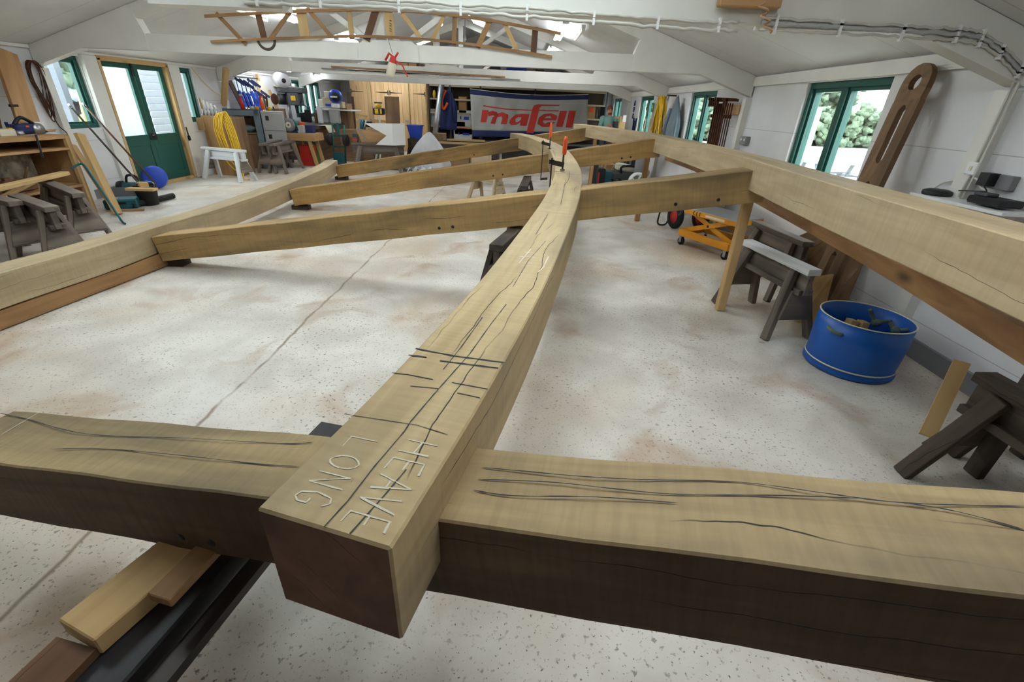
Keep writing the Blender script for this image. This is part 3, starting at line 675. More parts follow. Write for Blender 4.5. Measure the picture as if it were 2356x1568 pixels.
one('plywood_offcut', MB().prism([V3((2.53, 3.80, 0.004)), V3((2.70, 3.72, 0.004)), V3((2.74, 3.86, .45)), V3((2.62, 3.98, .36))], (-.5, .5, 0), .018), 'pine', 'pale triangular offcut standing beside the plywood with square cut-outs', 'board')
# ------------------------------------------------------------ slotted oak board leaning on the right wall
t = thing('slotted_board', 'tall weathered oak board with slots and a round hole, leaning on the right wall', 'board', (2.75, 3.95, 0))
u0 = V3((2.86, 3.93, .6)); top = V3((3.06, 4.16, 2.03)); ax = (top-V3((2.72, 3.93, 0))).normalized(); base = V3((2.72, 3.93, 0))
side = V3((0, 1, 0)); side = (side-ax*side.dot(ax)).normalized(); nrm = ax.cross(side).normalized()
if nrm.x > 0: nrm = -nrm
Lb = (top-base).length; hw = .135; sw = .038
bd = MB()
def Q(s, w): return base+ax*s+side*w
def slab(poly):
    bd.prism([Q(*p) for p in poly], nrm, .045)
slots = [(.12, .62), (.78, 1.22), (1.36, 1.80)]
# left and right stiles, bridges with rounded slot ends, round head with a hole
for sg in (-1, 1): slab([(0, sg*sw), (1.83, sg*sw), (1.83, sg*hw), (0, sg*hw)])
br = [(0, slots[0][0])]+[(slots[i][1], slots[i+1][0]) for i in range(2)]+[(slots[2][1], 1.83)]
for i, (a0, a1) in enumerate(br):
    lo = [(a0, -sw), (a0, sw)] if i == 0 else [(a0-sw+sw*math.sin(k*PI/8), -sw+2*sw*k/8) for k in range(9)]
    hi = [(a1, sw), (a1, -sw)] if i == 3 else [(a1+sw-sw*math.sin(k*PI/8), sw-2*sw*k/8) for k in range(9)]
    slab(lo+hi)
hc, hr = 1.96, .055
for k in range(16):
    a0, a1 = 2*PI*k/16, 2*PI*(k+1)/16
    def outer(a):
        c_, s_ = math.cos(a), math.sin(a)
        if c_ >= 0: return (hc+hw*c_, hw*s_)
        m = min(.13/max(-c_, 1e-6), hw/max(abs(s_), 1e-6)); return (hc+c_*m, s_*m)
    slab([(hc+hr*math.cos(a0), hr*math.sin(a0)), outer(a0), outer(a1), (hc+hr*math.cos(a1), hr*math.sin(a1))])
wood('oak_old', (140, 110, 80), (112, 86, 62), (84, 64, 48), .6, .006); bd.build('board', 'oak_old', t)
# ------------------------------------------------------------ yellow scissor lift table
cl = V3((2.62, 6.15, 0)); t = thing('lift_table', 'yellow scissor lift table on castors behind the pine prop', 'lift table', cl, math.radians(-62))
b = lambda mb, n, m, **k: mb.build(n, m, t, inv=False, **k)
Lx, Wy = .42, .24
bf = MB()
for s in (-1, 1): bf.box((0, s*Wy, .17), (Lx*2, .05, .09))
for s in (-1, 1): bf.box((s*Lx, 0, .17), (.05, Wy*2, .09))
b(bf, 'base_frame', 'lift_yellow', bevel=.004)
tp = MB(); tp.box((0.02, 0, .50), (.84, .50, .012)); b(tp, 'platform', 'steel')
sk = MB()
for s in (-1, 1): sk.box((.02, s*.245, .465), (.84, .012, .06)); sk.box((.02+s*.415, 0, .465), (.012, .49, .06))
b(sk, 'platform_skirt', 'lift_yellow')
for s in (-1, 1):
    b(MB().bar((-Lx+.04, s*.19, .20), (Lx-.04, s*.19, .47), .02, .06, up=(0, 0, 1)), 'scissor_arm', 'lift_yellow')
    b(MB().bar((Lx-.04, s*.165, .20), (-Lx+.04, s*.165, .47), .02, .06, up=(0, 0, 1)), 'scissor_arm', 'lift_yellow')
b(MB().cyl((0, -.21, .335), (0, .21, .335), .016, n=10), 'pivot', 'dark_steel')
for sx in (-1, 1):
    for sy in (-1, 1):
        cs = MB(); c0 = V3((sx*.38, sy*.22, .05)); cs.cyl(c0+V3((0, -.017, 0)), c0+V3((0, .017, 0)), .05, n=18); w_ = b(cs, 'castor', 'black_rubber')
        fk = MB(); fk.box((sx*.38, sy*.22-.026, .085), (.04, .006, .1)); fk.box((sx*.38, sy*.22+.026, .085), (.04, .006, .1)); fk.box((sx*.38, sy*.22, .13), (.06, .06, .012))
        o = fk.build('castor_fork', 'steel', w_, inv=False)
b(MB().tube(smooth_pts([(Lx, .1, .12), (.58, .1, .11), (.62, .0, .13), (.58, -.1, .11), (Lx, -.1, .12)], 4), .012, 8), 'foot_pedal', 'steel')
lb = MB()
for i in range(3): lb.tube([V3((-.22+i*.05+.02*math.cos(a_*PI/5+PI/2), .2525, .465+.02*math.sin(a_*PI/5+PI/2))) for a_ in range(6)], .005, 5)
b(lb, 'label_marks', 'black'); b(MB().box((.12, .2515, .465), (.3, .002, .028)), 'label_strip', 'cream')
lb = MB()
for i in range(3): lb.tube([V3((-.22+i*.05+.02*math.cos(a_*PI/5+PI/2), -.2525, .465+.02*math.sin(a_*PI/5+PI/2))) for a_ in range(6)], .005, 5)
b(lb, 'label_marks', 'black'); b(MB().box((.12, -.2515, .465), (.3, .002, .028)), 'label_strip', 'cream')
# sack barrow behind it: dark wheels with red hubs
t = thing('wheelbarrow', 'barrow with dark tyres and red hubs, behind the yellow lift table', 'barrow', (2.62, 7.35, 0))
for s in (-1, 1):
    c0 = V3((2.62+s*.2, 7.35, .19)); w_ = MB(); w_.lathe([(.11, -.04), (.17, -.045), (.19, -.02), (.19, .02), (.17, .045), (.11, .04), (.11, -.04)], c0, (1, .25, 0), 24); o = w_.build('tyre', 'black_rubber', t)
    MB().cyl(c0-V3((.03, .008, 0)), c0+V3((.03, .008, 0)), .112, n=20).build('hub', 'red', o)
for s in (-1, 1): MB().tube(smooth_pts([(2.62+s*.17, 7.35, .19), (2.55+s*.17, 7.0, .32), (2.5+s*.2, 6.75, .5)], 4), .016, 8).build('handle', 'grey_dark', t)
MB().tube(smooth_pts([(2.22, 7.5, .3), (2.2, 7.5, .05), (2.3, 7.5, .015), (2.36, 7.5, .08), (2.4, 7.5, .32)], 5), .014, 8).build('stand', 'black', t)
pn = MB(); pn.loft([[V3((2.4, 7.1, .34)), V3((2.85, 7.1, .34)), V3((2.85, 7.5, .34)), V3((2.4, 7.5, .34))], [V3((2.28, 6.9, .56)), V3((2.95, 6.9, .56)), V3((2.95, 7.7, .56)), V3((2.28, 7.7, .56))]]); pn.build('tray', 'grey_dark', t)
# ------------------------------------------------------------ things on the right wall and roof
XW = XR
# rack of sash clamps on a wooden block
blk = P(1748, 252, X=XW-.03); t = thing('clamp_rack', 'wooden block on the right wall holding a row of old sash clamps', 'rack', (XW-.03, 7.75, 1.7))
MB().box((XW-.05, 7.95, 1.72), (.1, 1.0, .13)).build('block', 'ply', t, bevel=.004)
for i in range(9):
    y = 7.62+i*.085; L_ = (.85, .8, .95, .9, .7, .74, .72, .7, .98)[i]
    c_ = thing('sash_clamp', 'rusty dark sash clamp hanging in the row on the wooden wall block', 'clamp', (XW-.13, y, 1.75), group='sash clamps on the wall block')
    big = i > 3
    MB().bar((XW-.14, y, 1.80), (XW-.12, y, 1.80-L_), .018 if big else .010, .034 if big else .014, up=(1, 0, 0)).build('bar', 'rust', c_)
    if big or i < 2:
        j = MB(); j.box((XW-.17, y, 1.84+.01*(i % 3)), (.2, .03, .035)); j.box((XW-.24, y, 1.80), (.03, .03, .1)); j.build('jaw', 'rust', c_)
    MB().box((XW-.15, y, 1.62), (.06, .028, .05)).build('sliding_jaw', 'rust', c_)
# coil of yellow hose and a coat by the second window
t = thing('hose_coil', 'big coil of yellow hose hanging on the right wall beside the grey coat', 'hose', (XW-.1, 11.0, 1.55))
cc = V3((XW-.22, 11.05, 1.42)); m_ = MB()
for k in range(16):
    rx, rz = .33+random.uniform(-.1, .07), .52+random.uniform(-.1, .08); ph = random.uniform(-.1, .1); o_ = V3((random.uniform(-.07, .05), random.uniform(-.04, .04), .5-rz))
    m_.tube([cc+o_+V3((-.06+.02*math.sin(3*a+k), rx*math.cos(a)*(1 if math.sin(a) < 0 else .75), rz*math.sin(a)+ph*.3)) for a in [2*PI*i/28 for i in range(28)]], .0125, 6, close=True, cap=False)
m_.build('coil', 'yellow', t); MB().cyl((XW-.004, 11.05, 1.96), (XW-.2, 11.05, 1.96), .015).build('hook', 'dark_steel', t)
def coat(name, label, top, w, h, mat, n=(1, 0, 0), along=(0, 1, 0), seed=1, fat=.14):
    rnd = random.Random(seed); top = V3(top); al = V3(along); nn = V3(n); ph = [rnd.uniform(0, 6) for _ in range(4)]
    mb = MB(); secs = []
    for i in range(13):
        v = i/12; ww = w*(.12+.88*min(1, v*2.4)**.7)*(1-.12*max(0, v-.7)); sec = []
        for j in range(20):
            a = 2*PI*j/20; rr = 1+.22*math.sin(5*a+ph[0]+v*2)*min(1, v*2)+.1*math.sin(9*a+ph[1])
            sec.append(top-V3((0, 0, h*v))+al*(ww/2*math.cos(a)*rr+.05*math.sin(v*3+ph[2])*w)+nn*(fat*(.25+.75*min(1, v*2))*math.sin(a)*rr*.5))
        secs.append(sec)
    mb.loft(secs, True, 0, True)
    t = thing(name, label, 'coat', tuple(top)); mb.build('body', mat, t)
    MB().tube(arc(top, .03, 0, 2*PI, 10, tuple(al)), .006, 6).build('hanging_loop', mat, t)
    sl = MB(); sl.tube([top+al*w*.3-V3((0, 0, h*.2))-nn*.05, top+al*w*.42-V3((0, 0, h*.5))-nn*.09, top+al*w*.38-V3((0, 0, h*.8))-nn*.07], [.05, .06, .045], 8); sl.build('sleeve', mat, t)
    return t
coat('coat', 'blue-grey waterproof coat hanging between the yellow hose and the window', (XW-.14, 10.45, 1.92), .52, 1.05, 'cloth_grey', seed=3, fat=.2)
# notice boards, first aid sign, small yellow box
t = thing('notice_board', 'grey notice board hung on the right wall between two windows', 'board', (XW-.03, 12.6, 1.4)); MB().box((XW-.02, 12.55, 1.45), (.02, .6, .75)).build('panel', 'grey_light', t)
MB().box((XW-.035, 12.85, 1.73), (.006, .22, .2)).build('green_sign', 'green', t)
m_ = MB(); m_.box((XW-.04, 12.85, 1.73), (.006, .12, .035)); m_.box((XW-.04, 12.85, 1.73), (.006, .035, .12)); m_.build('white_cross', 'white', t)
t = thing('wooden_plaque', 'pale plaque with a dark tree shape above the grey notice board', 'plaque', (XW-.02, 12.1, 1.9)); MB().box((XW-.015, 12.1, 1.89), (.03, .5, .26)).build('panel', 'cardpale', t, bevel=.003)
m_ = MB(); m_.blob((XW-.034, 12.12, 1.93), (.006, .06, .05)); m_.build('tree_crown', 'green_paint', t); MB().box((XW-.034, 12.12, 1.84), (.006, .016, .1)).build('tree_trunk', 'green_paint', t)
t = thing('wall_box', 'small yellow and white box on the wall left of the yellow hose', 'box', (XW-.05, 11.55, 1.3)); MB().box((XW-.05, 11.6, 1.36), (.1, .22, .3)).build('case', 'cream', t, bevel=.004); MB().box((XW-.103, 11.6, 1.42), (.006, .12, .12)).build('yellow_label', 'yellow', t); MB().box((XW-.103, 11.62, 1.29), (.006, .1, .08)).build('black_label', 'black', t)
t = thing('wall_letters', 'dark blue letters running down the white wall panel beyond the notice board', 'letters', (XW-.01, 15.1, 1.7))
def letter(ch, c, s, mat):
    G_ = {'A': [((-.4, -.5), (0, .5)), ((0, .5), (.4, -.5)), ((-.22, -.1), (.22, -.1))], 'V': [((-.4, .5), (0, -.5)), ((0, -.5), (.4, .5))], 'B': [((-.3, -.5), (-.3, .5)), ((-.3, .5), (.25, .3)), ((.25, .3), (-.3, 0)), ((-.3, 0), (.3, -.25)), ((.3, -.25), (-.3, -.5))], 'W': [((-.5, .5), (-.25, -.5)), ((-.25, -.5), (0, .3)), ((0, .3), (.25, -.5)), ((.25, -.5), (.5, .5))]}[ch]
    m = MB()
    for p, q in G_: m.bar((c[0], c[1]-p[0]*s, c[2]+p[1]*s), (c[0], c[1]-q[0]*s, c[2]+q[1]*s), .012, s*.2, up=(1, 0, 0))
    m.build('letter', mat, t)
for i, ch in enumerate('AVB'): letter(ch, (XW-.012, 15.15, 1.84-i*.17), .13, 'navy')
letter('W', (XW-.012, 14.75, 1.28), .34, 'navy')
# switch, sockets and cables at the near end of the right wall
def wallbox(name, label, c, s, mat, cat, extra=()):
    t = thing(name, label, cat, c); MB().box(c, s).build('case', mat, t, bevel=.005)
    for nm, dc, ds, mm in extra: MB().box((c[0]+dc[0], c[1]+dc[1], c[2]+dc[2]), ds, m=0).build(nm, mm, t)
    return t
c = P(1712, 323, X=XW-.04); wallbox('wall_socket', 'grey metal double socket on the wall left of the slotted board', (XW-.03, c.y, c.z), (.06, .2, .11), 'grey', 'socket', (('switch', (-.032, .05, .01), (.008, .03, .03), 'white'), ('switch', (-.032, -.05, .01), (.008, .03, .03), 'white')))
c = P(2297, 418, X=XW-.03)
wallbox('wall_socket', 'grey double socket with a black charger plugged in, right of the wall post', (XW-.025, c.y-.02, c.z), (.05, .17, .09), 'grey', 'socket', (('black_charger', (-.055, .045, .01), (.07, .07, .08), 'black'),))
c = P(2252, 388, X=XW-.06); wallbox('light_switch', 'small white switch on the wall above the shelf', (XW-.1, c.y, c.z), (.03, .08, .08), 'white', 'switch', (('rocker', (-.017, 0, 0), (.006, .02, .03), 'cream'),))
c = P(2200, 455, X=XW-.14)
t = thing('wall_shelf', 'small white shelf on the right wall, just above the pale curved timber', 'shelf', c); MB().box((XW-.13, c.y-.1, c.z-.02), (.24, .75, .02)).build('shelf_board', 'white', t); MB().box((XW-.02, c.y-.1, c.z-.08), (.02, .06, .14)).build('bracket', 'white', t)
one('round_charger', MB().lathe([(0, 0), (.085, 0), (.09, .01), (.088, .03), (.06, .04), (0, .042)], (XW-.14, c.y+.17, c.z-.009), n=28), 'black', 'flat black round dish on the small white wall shelf', 'dish')
t = thing('power_tool', 'low black tool on the near end of the white wall shelf', 'tool', (XW-.14, c.y-.3, c.z)); MB().box((XW-.14, c.y-.28, c.z+.025), (.16, .24, .045)).build('body', 'black', t, bevel=.01); MB().box((XW-.14, c.y-.2, c.z+.058), (.08, .1, .02)).build('battery', 'grey_dark', t, bevel=.004)
one('power_cable', MB().tube(smooth_pts([P(2145, 437, X=XW-.06), P(2170, 420, X=XW-.03), P(2210, 414, X=XW-.02), P(2245, 410, X=XW-.1), P(2258, 432, X=XW-.1), P(2275, 440, X=XW-.1), P(2262, 450, X=XW-.12)], 5), .007, 6), 'cable_white', 'white cable looping along the wall above the small shelf', 'cable')
one('power_cable', MB().tube(smooth_pts([P(2280, 410, X=XW-.09), P(2262, 416, X=XW-.1), P(2262, 424, X=XW-.1), P(2270, 440, X=XW-.11), P(2258, 440, X=XW-.14), P(2206, 438, X=XW-.14)], 5), .004, 6), 'black', 'thin black lead from the charger to the black dish', 'cable')
for k, dx in enumerate((0, .035)):
    a = P(2330, 240, X=XW-.02)
    one('conduit', MB().tube([(XW-.1, 3.45-.075-dx, 1.9), (XW-.1, 3.45-.075-dx, 1.33), (XW-.1, 3.45-.07-dx, 1.2)], .008, 8), 'cable_white', ('left' if k == 0 else 'right')+' one of two white cables running down the wall post above the socket', 'cable')
# cables clipped along the nearest truss
yT = TR[0]-.08
def runline(pts, dz, lb, mt='cable_white', r=.009, seed=1):
    rnd = random.Random(seed); q = []
    for p in smooth_pts([P(*p_, Y=yT) for p_ in pts], 10): q.append(p+V3((0, 0, dz+rnd.uniform(-.006, .006))))
    t = thing('clipped_cable', lb, 'cable', tuple(q[0])); MB().tube(q, r, 6).build('cable', mt, t)
    for p in q[3::9]: MB().box(p+V3((0, -.002, 0)), (.014, .024, .034)).build('clip', 'white', t)
top = [(560, -8), (700, -2), (900, 5), (1060, 16), (1230, 26), (1400, 40), (1560, 52), (1700, 57)]
runline(top, .01, 'upper white cable clipped along the nearest truss, left of the wooden block', seed=2)
runline(top, -.03, 'lower white cable clipped along the nearest truss, left of the wooden block', seed=3, r=.011)
low = [(1750, 58), (1900, 66), (2060, 75), (2200, 83), (2260, 95), (2310, 130), (2354, 175)]
for i, (dz, cl) in enumerate(((.035, 'topmost'), (.01, 'middle'), (-.02, 'lowest'))):
    runline(low, dz, cl+' of the three cables sweeping right along the nearest truss to the wall', 'grey_light' if i == 1 else 'cable_white', .012 if i == 1 else .008, seed=5+i)
a = P(1720, 0, Y=TR[0]-.1)
t = thing('wooden_block', 'varnished wooden block hanging at the top edge on the nearest truss', 'block', a); MB().box((P(1728, 0, Y=yT-.05).x, yT-.03, P(1728, 17, Y=yT-.05).z+.1), (.36, .06, .2)).build('block', 'ply', t, bevel=.006)
one('wood_shaving', MB().tube([P(1750, 5, Y=yT-.09)+V3((.022*math.cos(a_)+.004*a_, -.02+.022*math.sin(a_), -.0075*a_)) for a_ in [i*.45 for i in range(44)]], .006, 6), 'dust', 'curled wood shaving dangling below the varnished block', 'shaving')
# ------------------------------------------------------------ lattice of battens on the second truss
yL = TR[1]-.085; t = thing('batten_lattice', 'long curved lattice of thin battens hung on the second truss', 'lattice', P(880, 60, Y=yL))
def chord(px): return smooth_pts([P(x, y, Y=yL) for x, y in px], 6)
def ribbon(pts, w, d, y):
    return MB().loft([[V3((p.x, y-d/2, p.z-w/2)), V3((p.x, y+d/2, p.z-w/2)), V3((p.x, y+d/2, p.z+w/2)), V3((p.x, y-d/2, p.z+w/2))] for p in pts])
ribbon(chord([(473, 38), (640, 29), (840, 23), (1000, 31), (1140, 50), (1290, 78)]), .035, .02, yL-.02).build('top_batten', 'fir', t)
ribbon(chord([(487, 96), (640, 89), (840, 84), (1000, 93), (1140, 110), (1270, 131)]), .03, .02, yL-.02).build('bottom_batten', 'fir', t)
ST = [((497, 30), (566, 102), .05, 'fir'), ((593, 28), (608, 90), .08, 'brown_wood'), ((671, 22), (622, 90), .05, 'fir'), ((692, 20), (702, 86), .13, 'pine'), ((706, 18), (762, 84), .05, 'fir'), ((802, 20), (810, 90), .06, 'pine'), ((866, 18), (843, 93), .09, 'brown_wood'), ((893, 22), (899, 86), .11, 'pine'), ((918, 22), (970, 90), .05, 'pine'), ((1020, 40), (992, 96), .05, 'pine'), ((1047, 32), (1044, 104), .06, 'fir'), ((1128, 46), (1098, 110), .07, 'fir'), ((1160, 52), (1190, 117), .055, 'pine'), ((1232, 62), (1227, 124), .08, 'brown_wood')]
for i, (a, b_, w_, mt) in enumerate(ST): MB().bar(P(*a, Y=yL+.008), P(*b_, Y=yL+.008), .016, w_, up=(1, 0, 0)).build('cross_piece', mt, t)
for k, z_ in enumerate((898,)):
    m_ = MB()
    for i in range(5): m_.bar(P(896, 47+i*6, Y=yL-.008), P(901, 48+i*6+(i % 2)*2, Y=yL-.008), .002, .008)
    m_.build('pencil_note', 'pencil', t)
one('hanging_hoop', MB().tube(arc(P(612, 90, Y=yL+.03), .12, PI*.98, PI*2.02, 18), .017, 8), 'dark_wood', 'dark half hoop hanging below the left part of the batten lattice', 'hoop')
# sprayer on a cord
q = P(897, 150, Y=yL-.12); t = thing('spray_bottle', 'red and white pump sprayer hanging on a cord from the second truss', 'sprayer', q)
ax = V3((-.28, 0, -1)).normalized(); A0 = P(903, 143, Y=yL-.12)
MB().lathe([(0, 0), (.04, 0), (.055, .02), (.06, .06), (.058, .15), (.045, .185), (0, .19)], A0, tuple(ax), 20).build('tank', 'cream', t)
MB().lathe([(.03, -.075), (.036, -.06), (.045, -.01), (.045, .012)], A0, tuple(ax), 16, cap=True).build('collar', 'red', t)
MB().tube([A0-ax*.06, A0-ax*.085+V3((-.06, 0, .02)), A0-ax*.05+V3((-.11, 0, -.03))], .016, 8).build('handle', 'red', t)
MB().cyl(A0-ax*.05+V3((.02, 0, 0)), A0-ax*.12+V3((.055, 0, .0)), .012).build('plunger', 'red', t)
MB().tube(smooth_pts([A0+V3((.04, 0, .02)), P(925, 150, Y=yL-.12), P(931, 163, Y=yL-.12), P(938, 177, Y=yL-.12)], 5), .009, 8).build('lance', 'red', t)
MB().tube([P(893, 90, Y=yL-.05), A0-ax*.07+V3((-.01, 0, .03))], .004, 5).build('cord', 'grey', t)
# long loose strips resting on the third truss
yS = TR[2]-.1
for i, (a, b_, w_, mt, lb) in enumerate((((740, 157), (1197, 184), .022, 'grey', 'longest grey strip laid along the third truss'), ((762, 153), (1162, 177), .03, 'fir', 'brown strip laid along the third truss, above the others'), ((800, 160), (1130, 181), .03, 'white', 'white plastic strip laid along the third truss'))):
    pa, pb = P(*a, Y=yS), P(*b_, Y=yS); one('strip', MB().bar(pa, pb, .03, w_), mt, lb, 'strip', 'loose strips on the third truss')
# ------------------------------------------------------------ fluorescent lights
def tube_light(a, b_, label, on=True, twin=False, drop=.06):
    a = V3(a); b_ = V3(b_); t = thing('tube_light', label, 'light', tuple((a+b_)/2), group='fluorescent tube lights under the roof')
    MB().bar(a+V3((0, 0, .045)), b_+V3((0, 0, .045)), .07, .05).build('housing', 'truss_paint', t)
    for k in range(2 if twin else 1):
        o_ = V3((.05*(k*2-1) if twin else 0, 0, -.005)); MB().cyl(a+o_, b_+o_, .022, n=12).build('tube', 'tube_on' if on else 'diffuser', t)
    for e in (a, b_): MB().box(e+V3((0, 0, .01)), (.12 if twin else .05, .03, .06)).build('end_cap', 'white', t)
    return t
def on_roof(x, y, s, drop=.1):
    r = ray(x, y); k_ = SLOPE*(-s); x0 = XL if s < 0 else XR
    # plane z = EAVE - drop + SLOPE*|X - wall|
    t_ = (EAVE-drop-k_*x0-CAM.z)/(r.z-k_*r.x); return CAM+r*t_
tube_light(on_roof(562, 6, -1), on_roof(683, 50, -1), 'long lit tube light at the top left, behind the left end of the batten lattice', twin=True)
tube_light(on_roof(774, 90, -1), on_roof(820, 100, -1), 'lit tube light under the roof seen below the bottom batten', twin=True)
tube_light(P(592, 155, X=-6.5), P(668, 163, X=-6.5), 'lit tube light low over the filing cabinet by the left wall')
tube_light(P(722, 172, X=-6.4), P(746, 176, X=-6.4), 'small lit tube light low over the bench by the far left window')
tube_light(on_roof(1302, 52, 1), on_roof(1282, 90, 1), 'lit tube light on the right roof slope, past the right end of the lattice', twin=True)
tube_light(on_roof(1267, 108, 1), on_roof(1256, 128, 1), 'farther lit tube light on the right roof slope')
tube_light(on_roof(1342, 68, 1), on_roof(1325, 90, 1), 'unlit tube light on the right roof slope', on=False)
for i_, (x_, y_) in enumerate(((-4.3, 5.0), (.1, 5.4), (1.0, 1.3))):  # extra tube lights above the view, added to brighten the near bays
    z_ = ceil_z(x_)-.12; tube_light((x_, y_-.75, z_), (x_, y_+.75, z_), {-4.3: 'added, unseen lit twin tube light above the second rail, on the left', .1: 'added, unseen lit twin tube light above the second rail, on the right', 1.0: 'added, unseen lit twin tube light above the near end of the right timber'}[x_], twin=True)
tube_light((-5.4, 16.7, 2.36), (-4.2, 16.7, 2.36), 'added lit tube light across the farthest bay, just before the pine cupboards', twin=True)  # tube light added to brighten the cupboard fronts
tube_light(on_roof(526, 15, -1), on_roof(612, 47, -1), 'unlit tube light left of the long lit one', on=False)
q = P(1015, 52, Y=12.6); t = thing('bulb', 'bare glowing bulb hanging in the roof behind the lattice', 'bulb', q); MB().lathe([(0, -.07), (.03, -.055), (.036, -.03), (.02, .01), (.016, .03)], q, n=14, cap=True).build('globe', 'bulb_on', t); MB().cyl(q+V3((0, 0, .03)), q+V3((0, 0, .5)), .006, n=8).build('flex', 'black', t)
q = P(1070, 92, Y=13.4); one('lamp_holder', MB().lathe([(.012, .5), (.02, .1), (.035, .06), (.03, -.02), (.0, -.05)], q, n=14), 'steel', 'silver lamp holder hanging in the dark part of the far roof', 'lamp')
# wooden strut on the left wall and twine
one('timber_strut', MB().bar(P(515, 240, X=XL+.10), P(520, 158, X=XL+.5), .10, .09), 'pine', 'short wooden strut bracing the truss at the left wall', 'strut')
one('twine', MB().tube(smooth_pts([P(440, 155, X=XL+.03), P(470, 190, X=XL+.03), P(505, 218, X=XL+.05), P(560, 245, X=XL+.3), P(575, 247, X=XL+.4)], 4), .005, 5), 'yellow', 'yellow twine running from the small window down to the grey shelf unit', 'twine')
# ------------------------------------------------------------ left side: open shelves, leaning boards, tools
X0, X1, Ya, Yb = XL+.05, -6.28, 4.2, 6.62
t = thing('open_shelves', 'low open wooden shelf unit against the left wall, cluttered with tools', 'shelves', ((X0+X1)/2, (Ya+Yb)/2, 0))
for z, h, d, nm in ((1.03, .05, 0, 'top'), (.88, .03, 0, 'shelf'), (.40, .035, 0, 'shelf')): MB().box(((X0+X1)/2, (Ya+Yb)/2, z), (X1-X0, Yb-Ya-.05, h)).build(nm, 'ply', t, bevel=.003)
MB().box(((X0+X1)/2, Yb-.015, .525), (X1-X0, .035, 1.05)).build('end_panel', 'ply', t, bevel=.003); MB().box(((X0+X1)/2, Ya+.015, .525), (X1-X0, .035, 1.05)).build('end_panel', 'ply', t)
MB().box((X1-.02, Yb-.05, .53), (.05, .04, 1.02)).build('front_post', 'pine', t)
MB().box((X0+.01, (Ya+Yb)/2, .5), (.02, Yb-Ya-.08, 1.0)).build('back_panel', 'brown_wood', t)
# peeling rendered block and a grey sack on the shelf
t = thing('painted_panel', 'flaking white panel standing at the back of the open shelves', 'panel', (-6.75, 5.75, .42)); flat('flaking', (176, 166, 146), .8, noise=.75, nscale=9)
MB().box((-6.74, 5.85, .64), (.04, 1.1, .44)).build('panel', 'flaking', t)
one('old_plane', MB().box((-6.42, 5.82, .50), (.08, .40, .14)).box((-6.42, 5.70, .58), (.05, .08, .06)).cyl((-6.42, 5.92, .56), (-6.40, 6.0, .70), .015), 'brown_wood', 'brown wooden block plane on the open shelf, in front of the flaking panel', 'plane', bevel=.006)
one('grey_sack', MB().blob((-6.5, 5.05, .57), (.22, .3, .19), 16, 10, jit=.07), 'cloth_grey', 'grey cloth bundle on the open shelves at the left edge', 'bundle')
# top clutter
def pos(x, y, z=1.056, X=-6.55): return V3((X, P(x, y, X=X).y, z))
t = thing('circular_saw', 'dark blue power saw lying on top of the open shelves', 'saw', pos(65, 298)); q = pos(66, 296)
MB().box(q+V3((-.05, 0, .07)), (.16, .34, .11)).build('body', 'navy', t, bevel=.03, seg=2); MB().tube(smooth_pts([q+V3((-.05, -.12, .12)), q+V3((-.05, 0, .2)), q+V3((-.05, .14, .12))], 4), .022, 8).build('handle', 'black', t); MB().cyl(q+V3((.02, .1, .06)), q+V3((.05, .1, .06)), .075).build('guard', 'steel', t); MB().box(q+V3((.045, -.05, .1)), (.01, .04, .02)).build('badge', 'orange', t)
one('paper_box', MB().box(pos(85, 300)+V3((-.1, .1, .07)), (.12, .14, .14)), 'white', 'small white box standing behind the dark blue saw on the shelves', 'box')
t = thing('chisel', 'long black-handled tool lying on the top of the shelves, to the right of the saw', 'tool', pos(110, 297)); a, b_ = pos(98, 299)+V3((0, 0, .02)), pos(126, 288, X=-6.75)+V3((0, .0, .03)); MB().cyl(a, a+(b_-a)*.6, .012).build('handle', 'black', t); MB().bar(a+(b_-a)*.6, b_, .02, .008).build('blade', 'steel', t)
t = thing('mallet', 'wooden mallet lying on the top of the open shelves', 'mallet', pos(78, 304)); q = pos(76, 306)+V3((0, 0, .03)); MB().cyl(q, q+V3((0, .06, 0)), .04).build('head', 'brown_wood', t); MB().cyl(q+V3((0, .05, 0)), q+V3((-.1, .42, -.005)), .015).build('handle', 'pine', t)
t = thing('l_square', 'long blue-grey steel square hanging over the front edge of the shelves', 'square', pos(70, 308)); q0 = P(60, 310, X=X1+.012); q1 = P(82, 308, X=X1+.012); q2 = P(98, 362, X=X1+.012); MB().bar(q0, q1, .006, .035, up=(1, 0, 0)).build('short_arm', 'steel', t); MB().bar(q1, q2, .006, .03, up=(1, 0, 0)).build('long_arm', 'grey_dark', t)
t = thing('drill', 'yellow and white power drill box at the left edge of the shelf top', 'box', pos(10, 312)); MB().box(pos(8, 312)+V3((0, 0, .04)), (.16, .2, .08)).build('box', 'cream', t, bevel=.006); MB().box(pos(16, 310)+V3((0.02, .04, .045)), (.05, .04, .09)).build('strap', 'yellow', t)
one('silver_tin', MB().lathe([(0, 0), (.05, 0), (.055, .01), (.05, .05), (0, .06)], pos(41, 300), n=18), 'steel', 'shiny round tin on top of the shelves, in front of the saw', 'tin')
t = thing('hand_plane', 'blue-handled chisel standing upright at the back of the shelf top', 'chisel', pos(20, 285)); q = pos(17, 290, X=-6.7); MB().cyl((q.x, q.y, 1.056), (q.x, q.y, 1.2), .018).build('handle', 'navy', t)
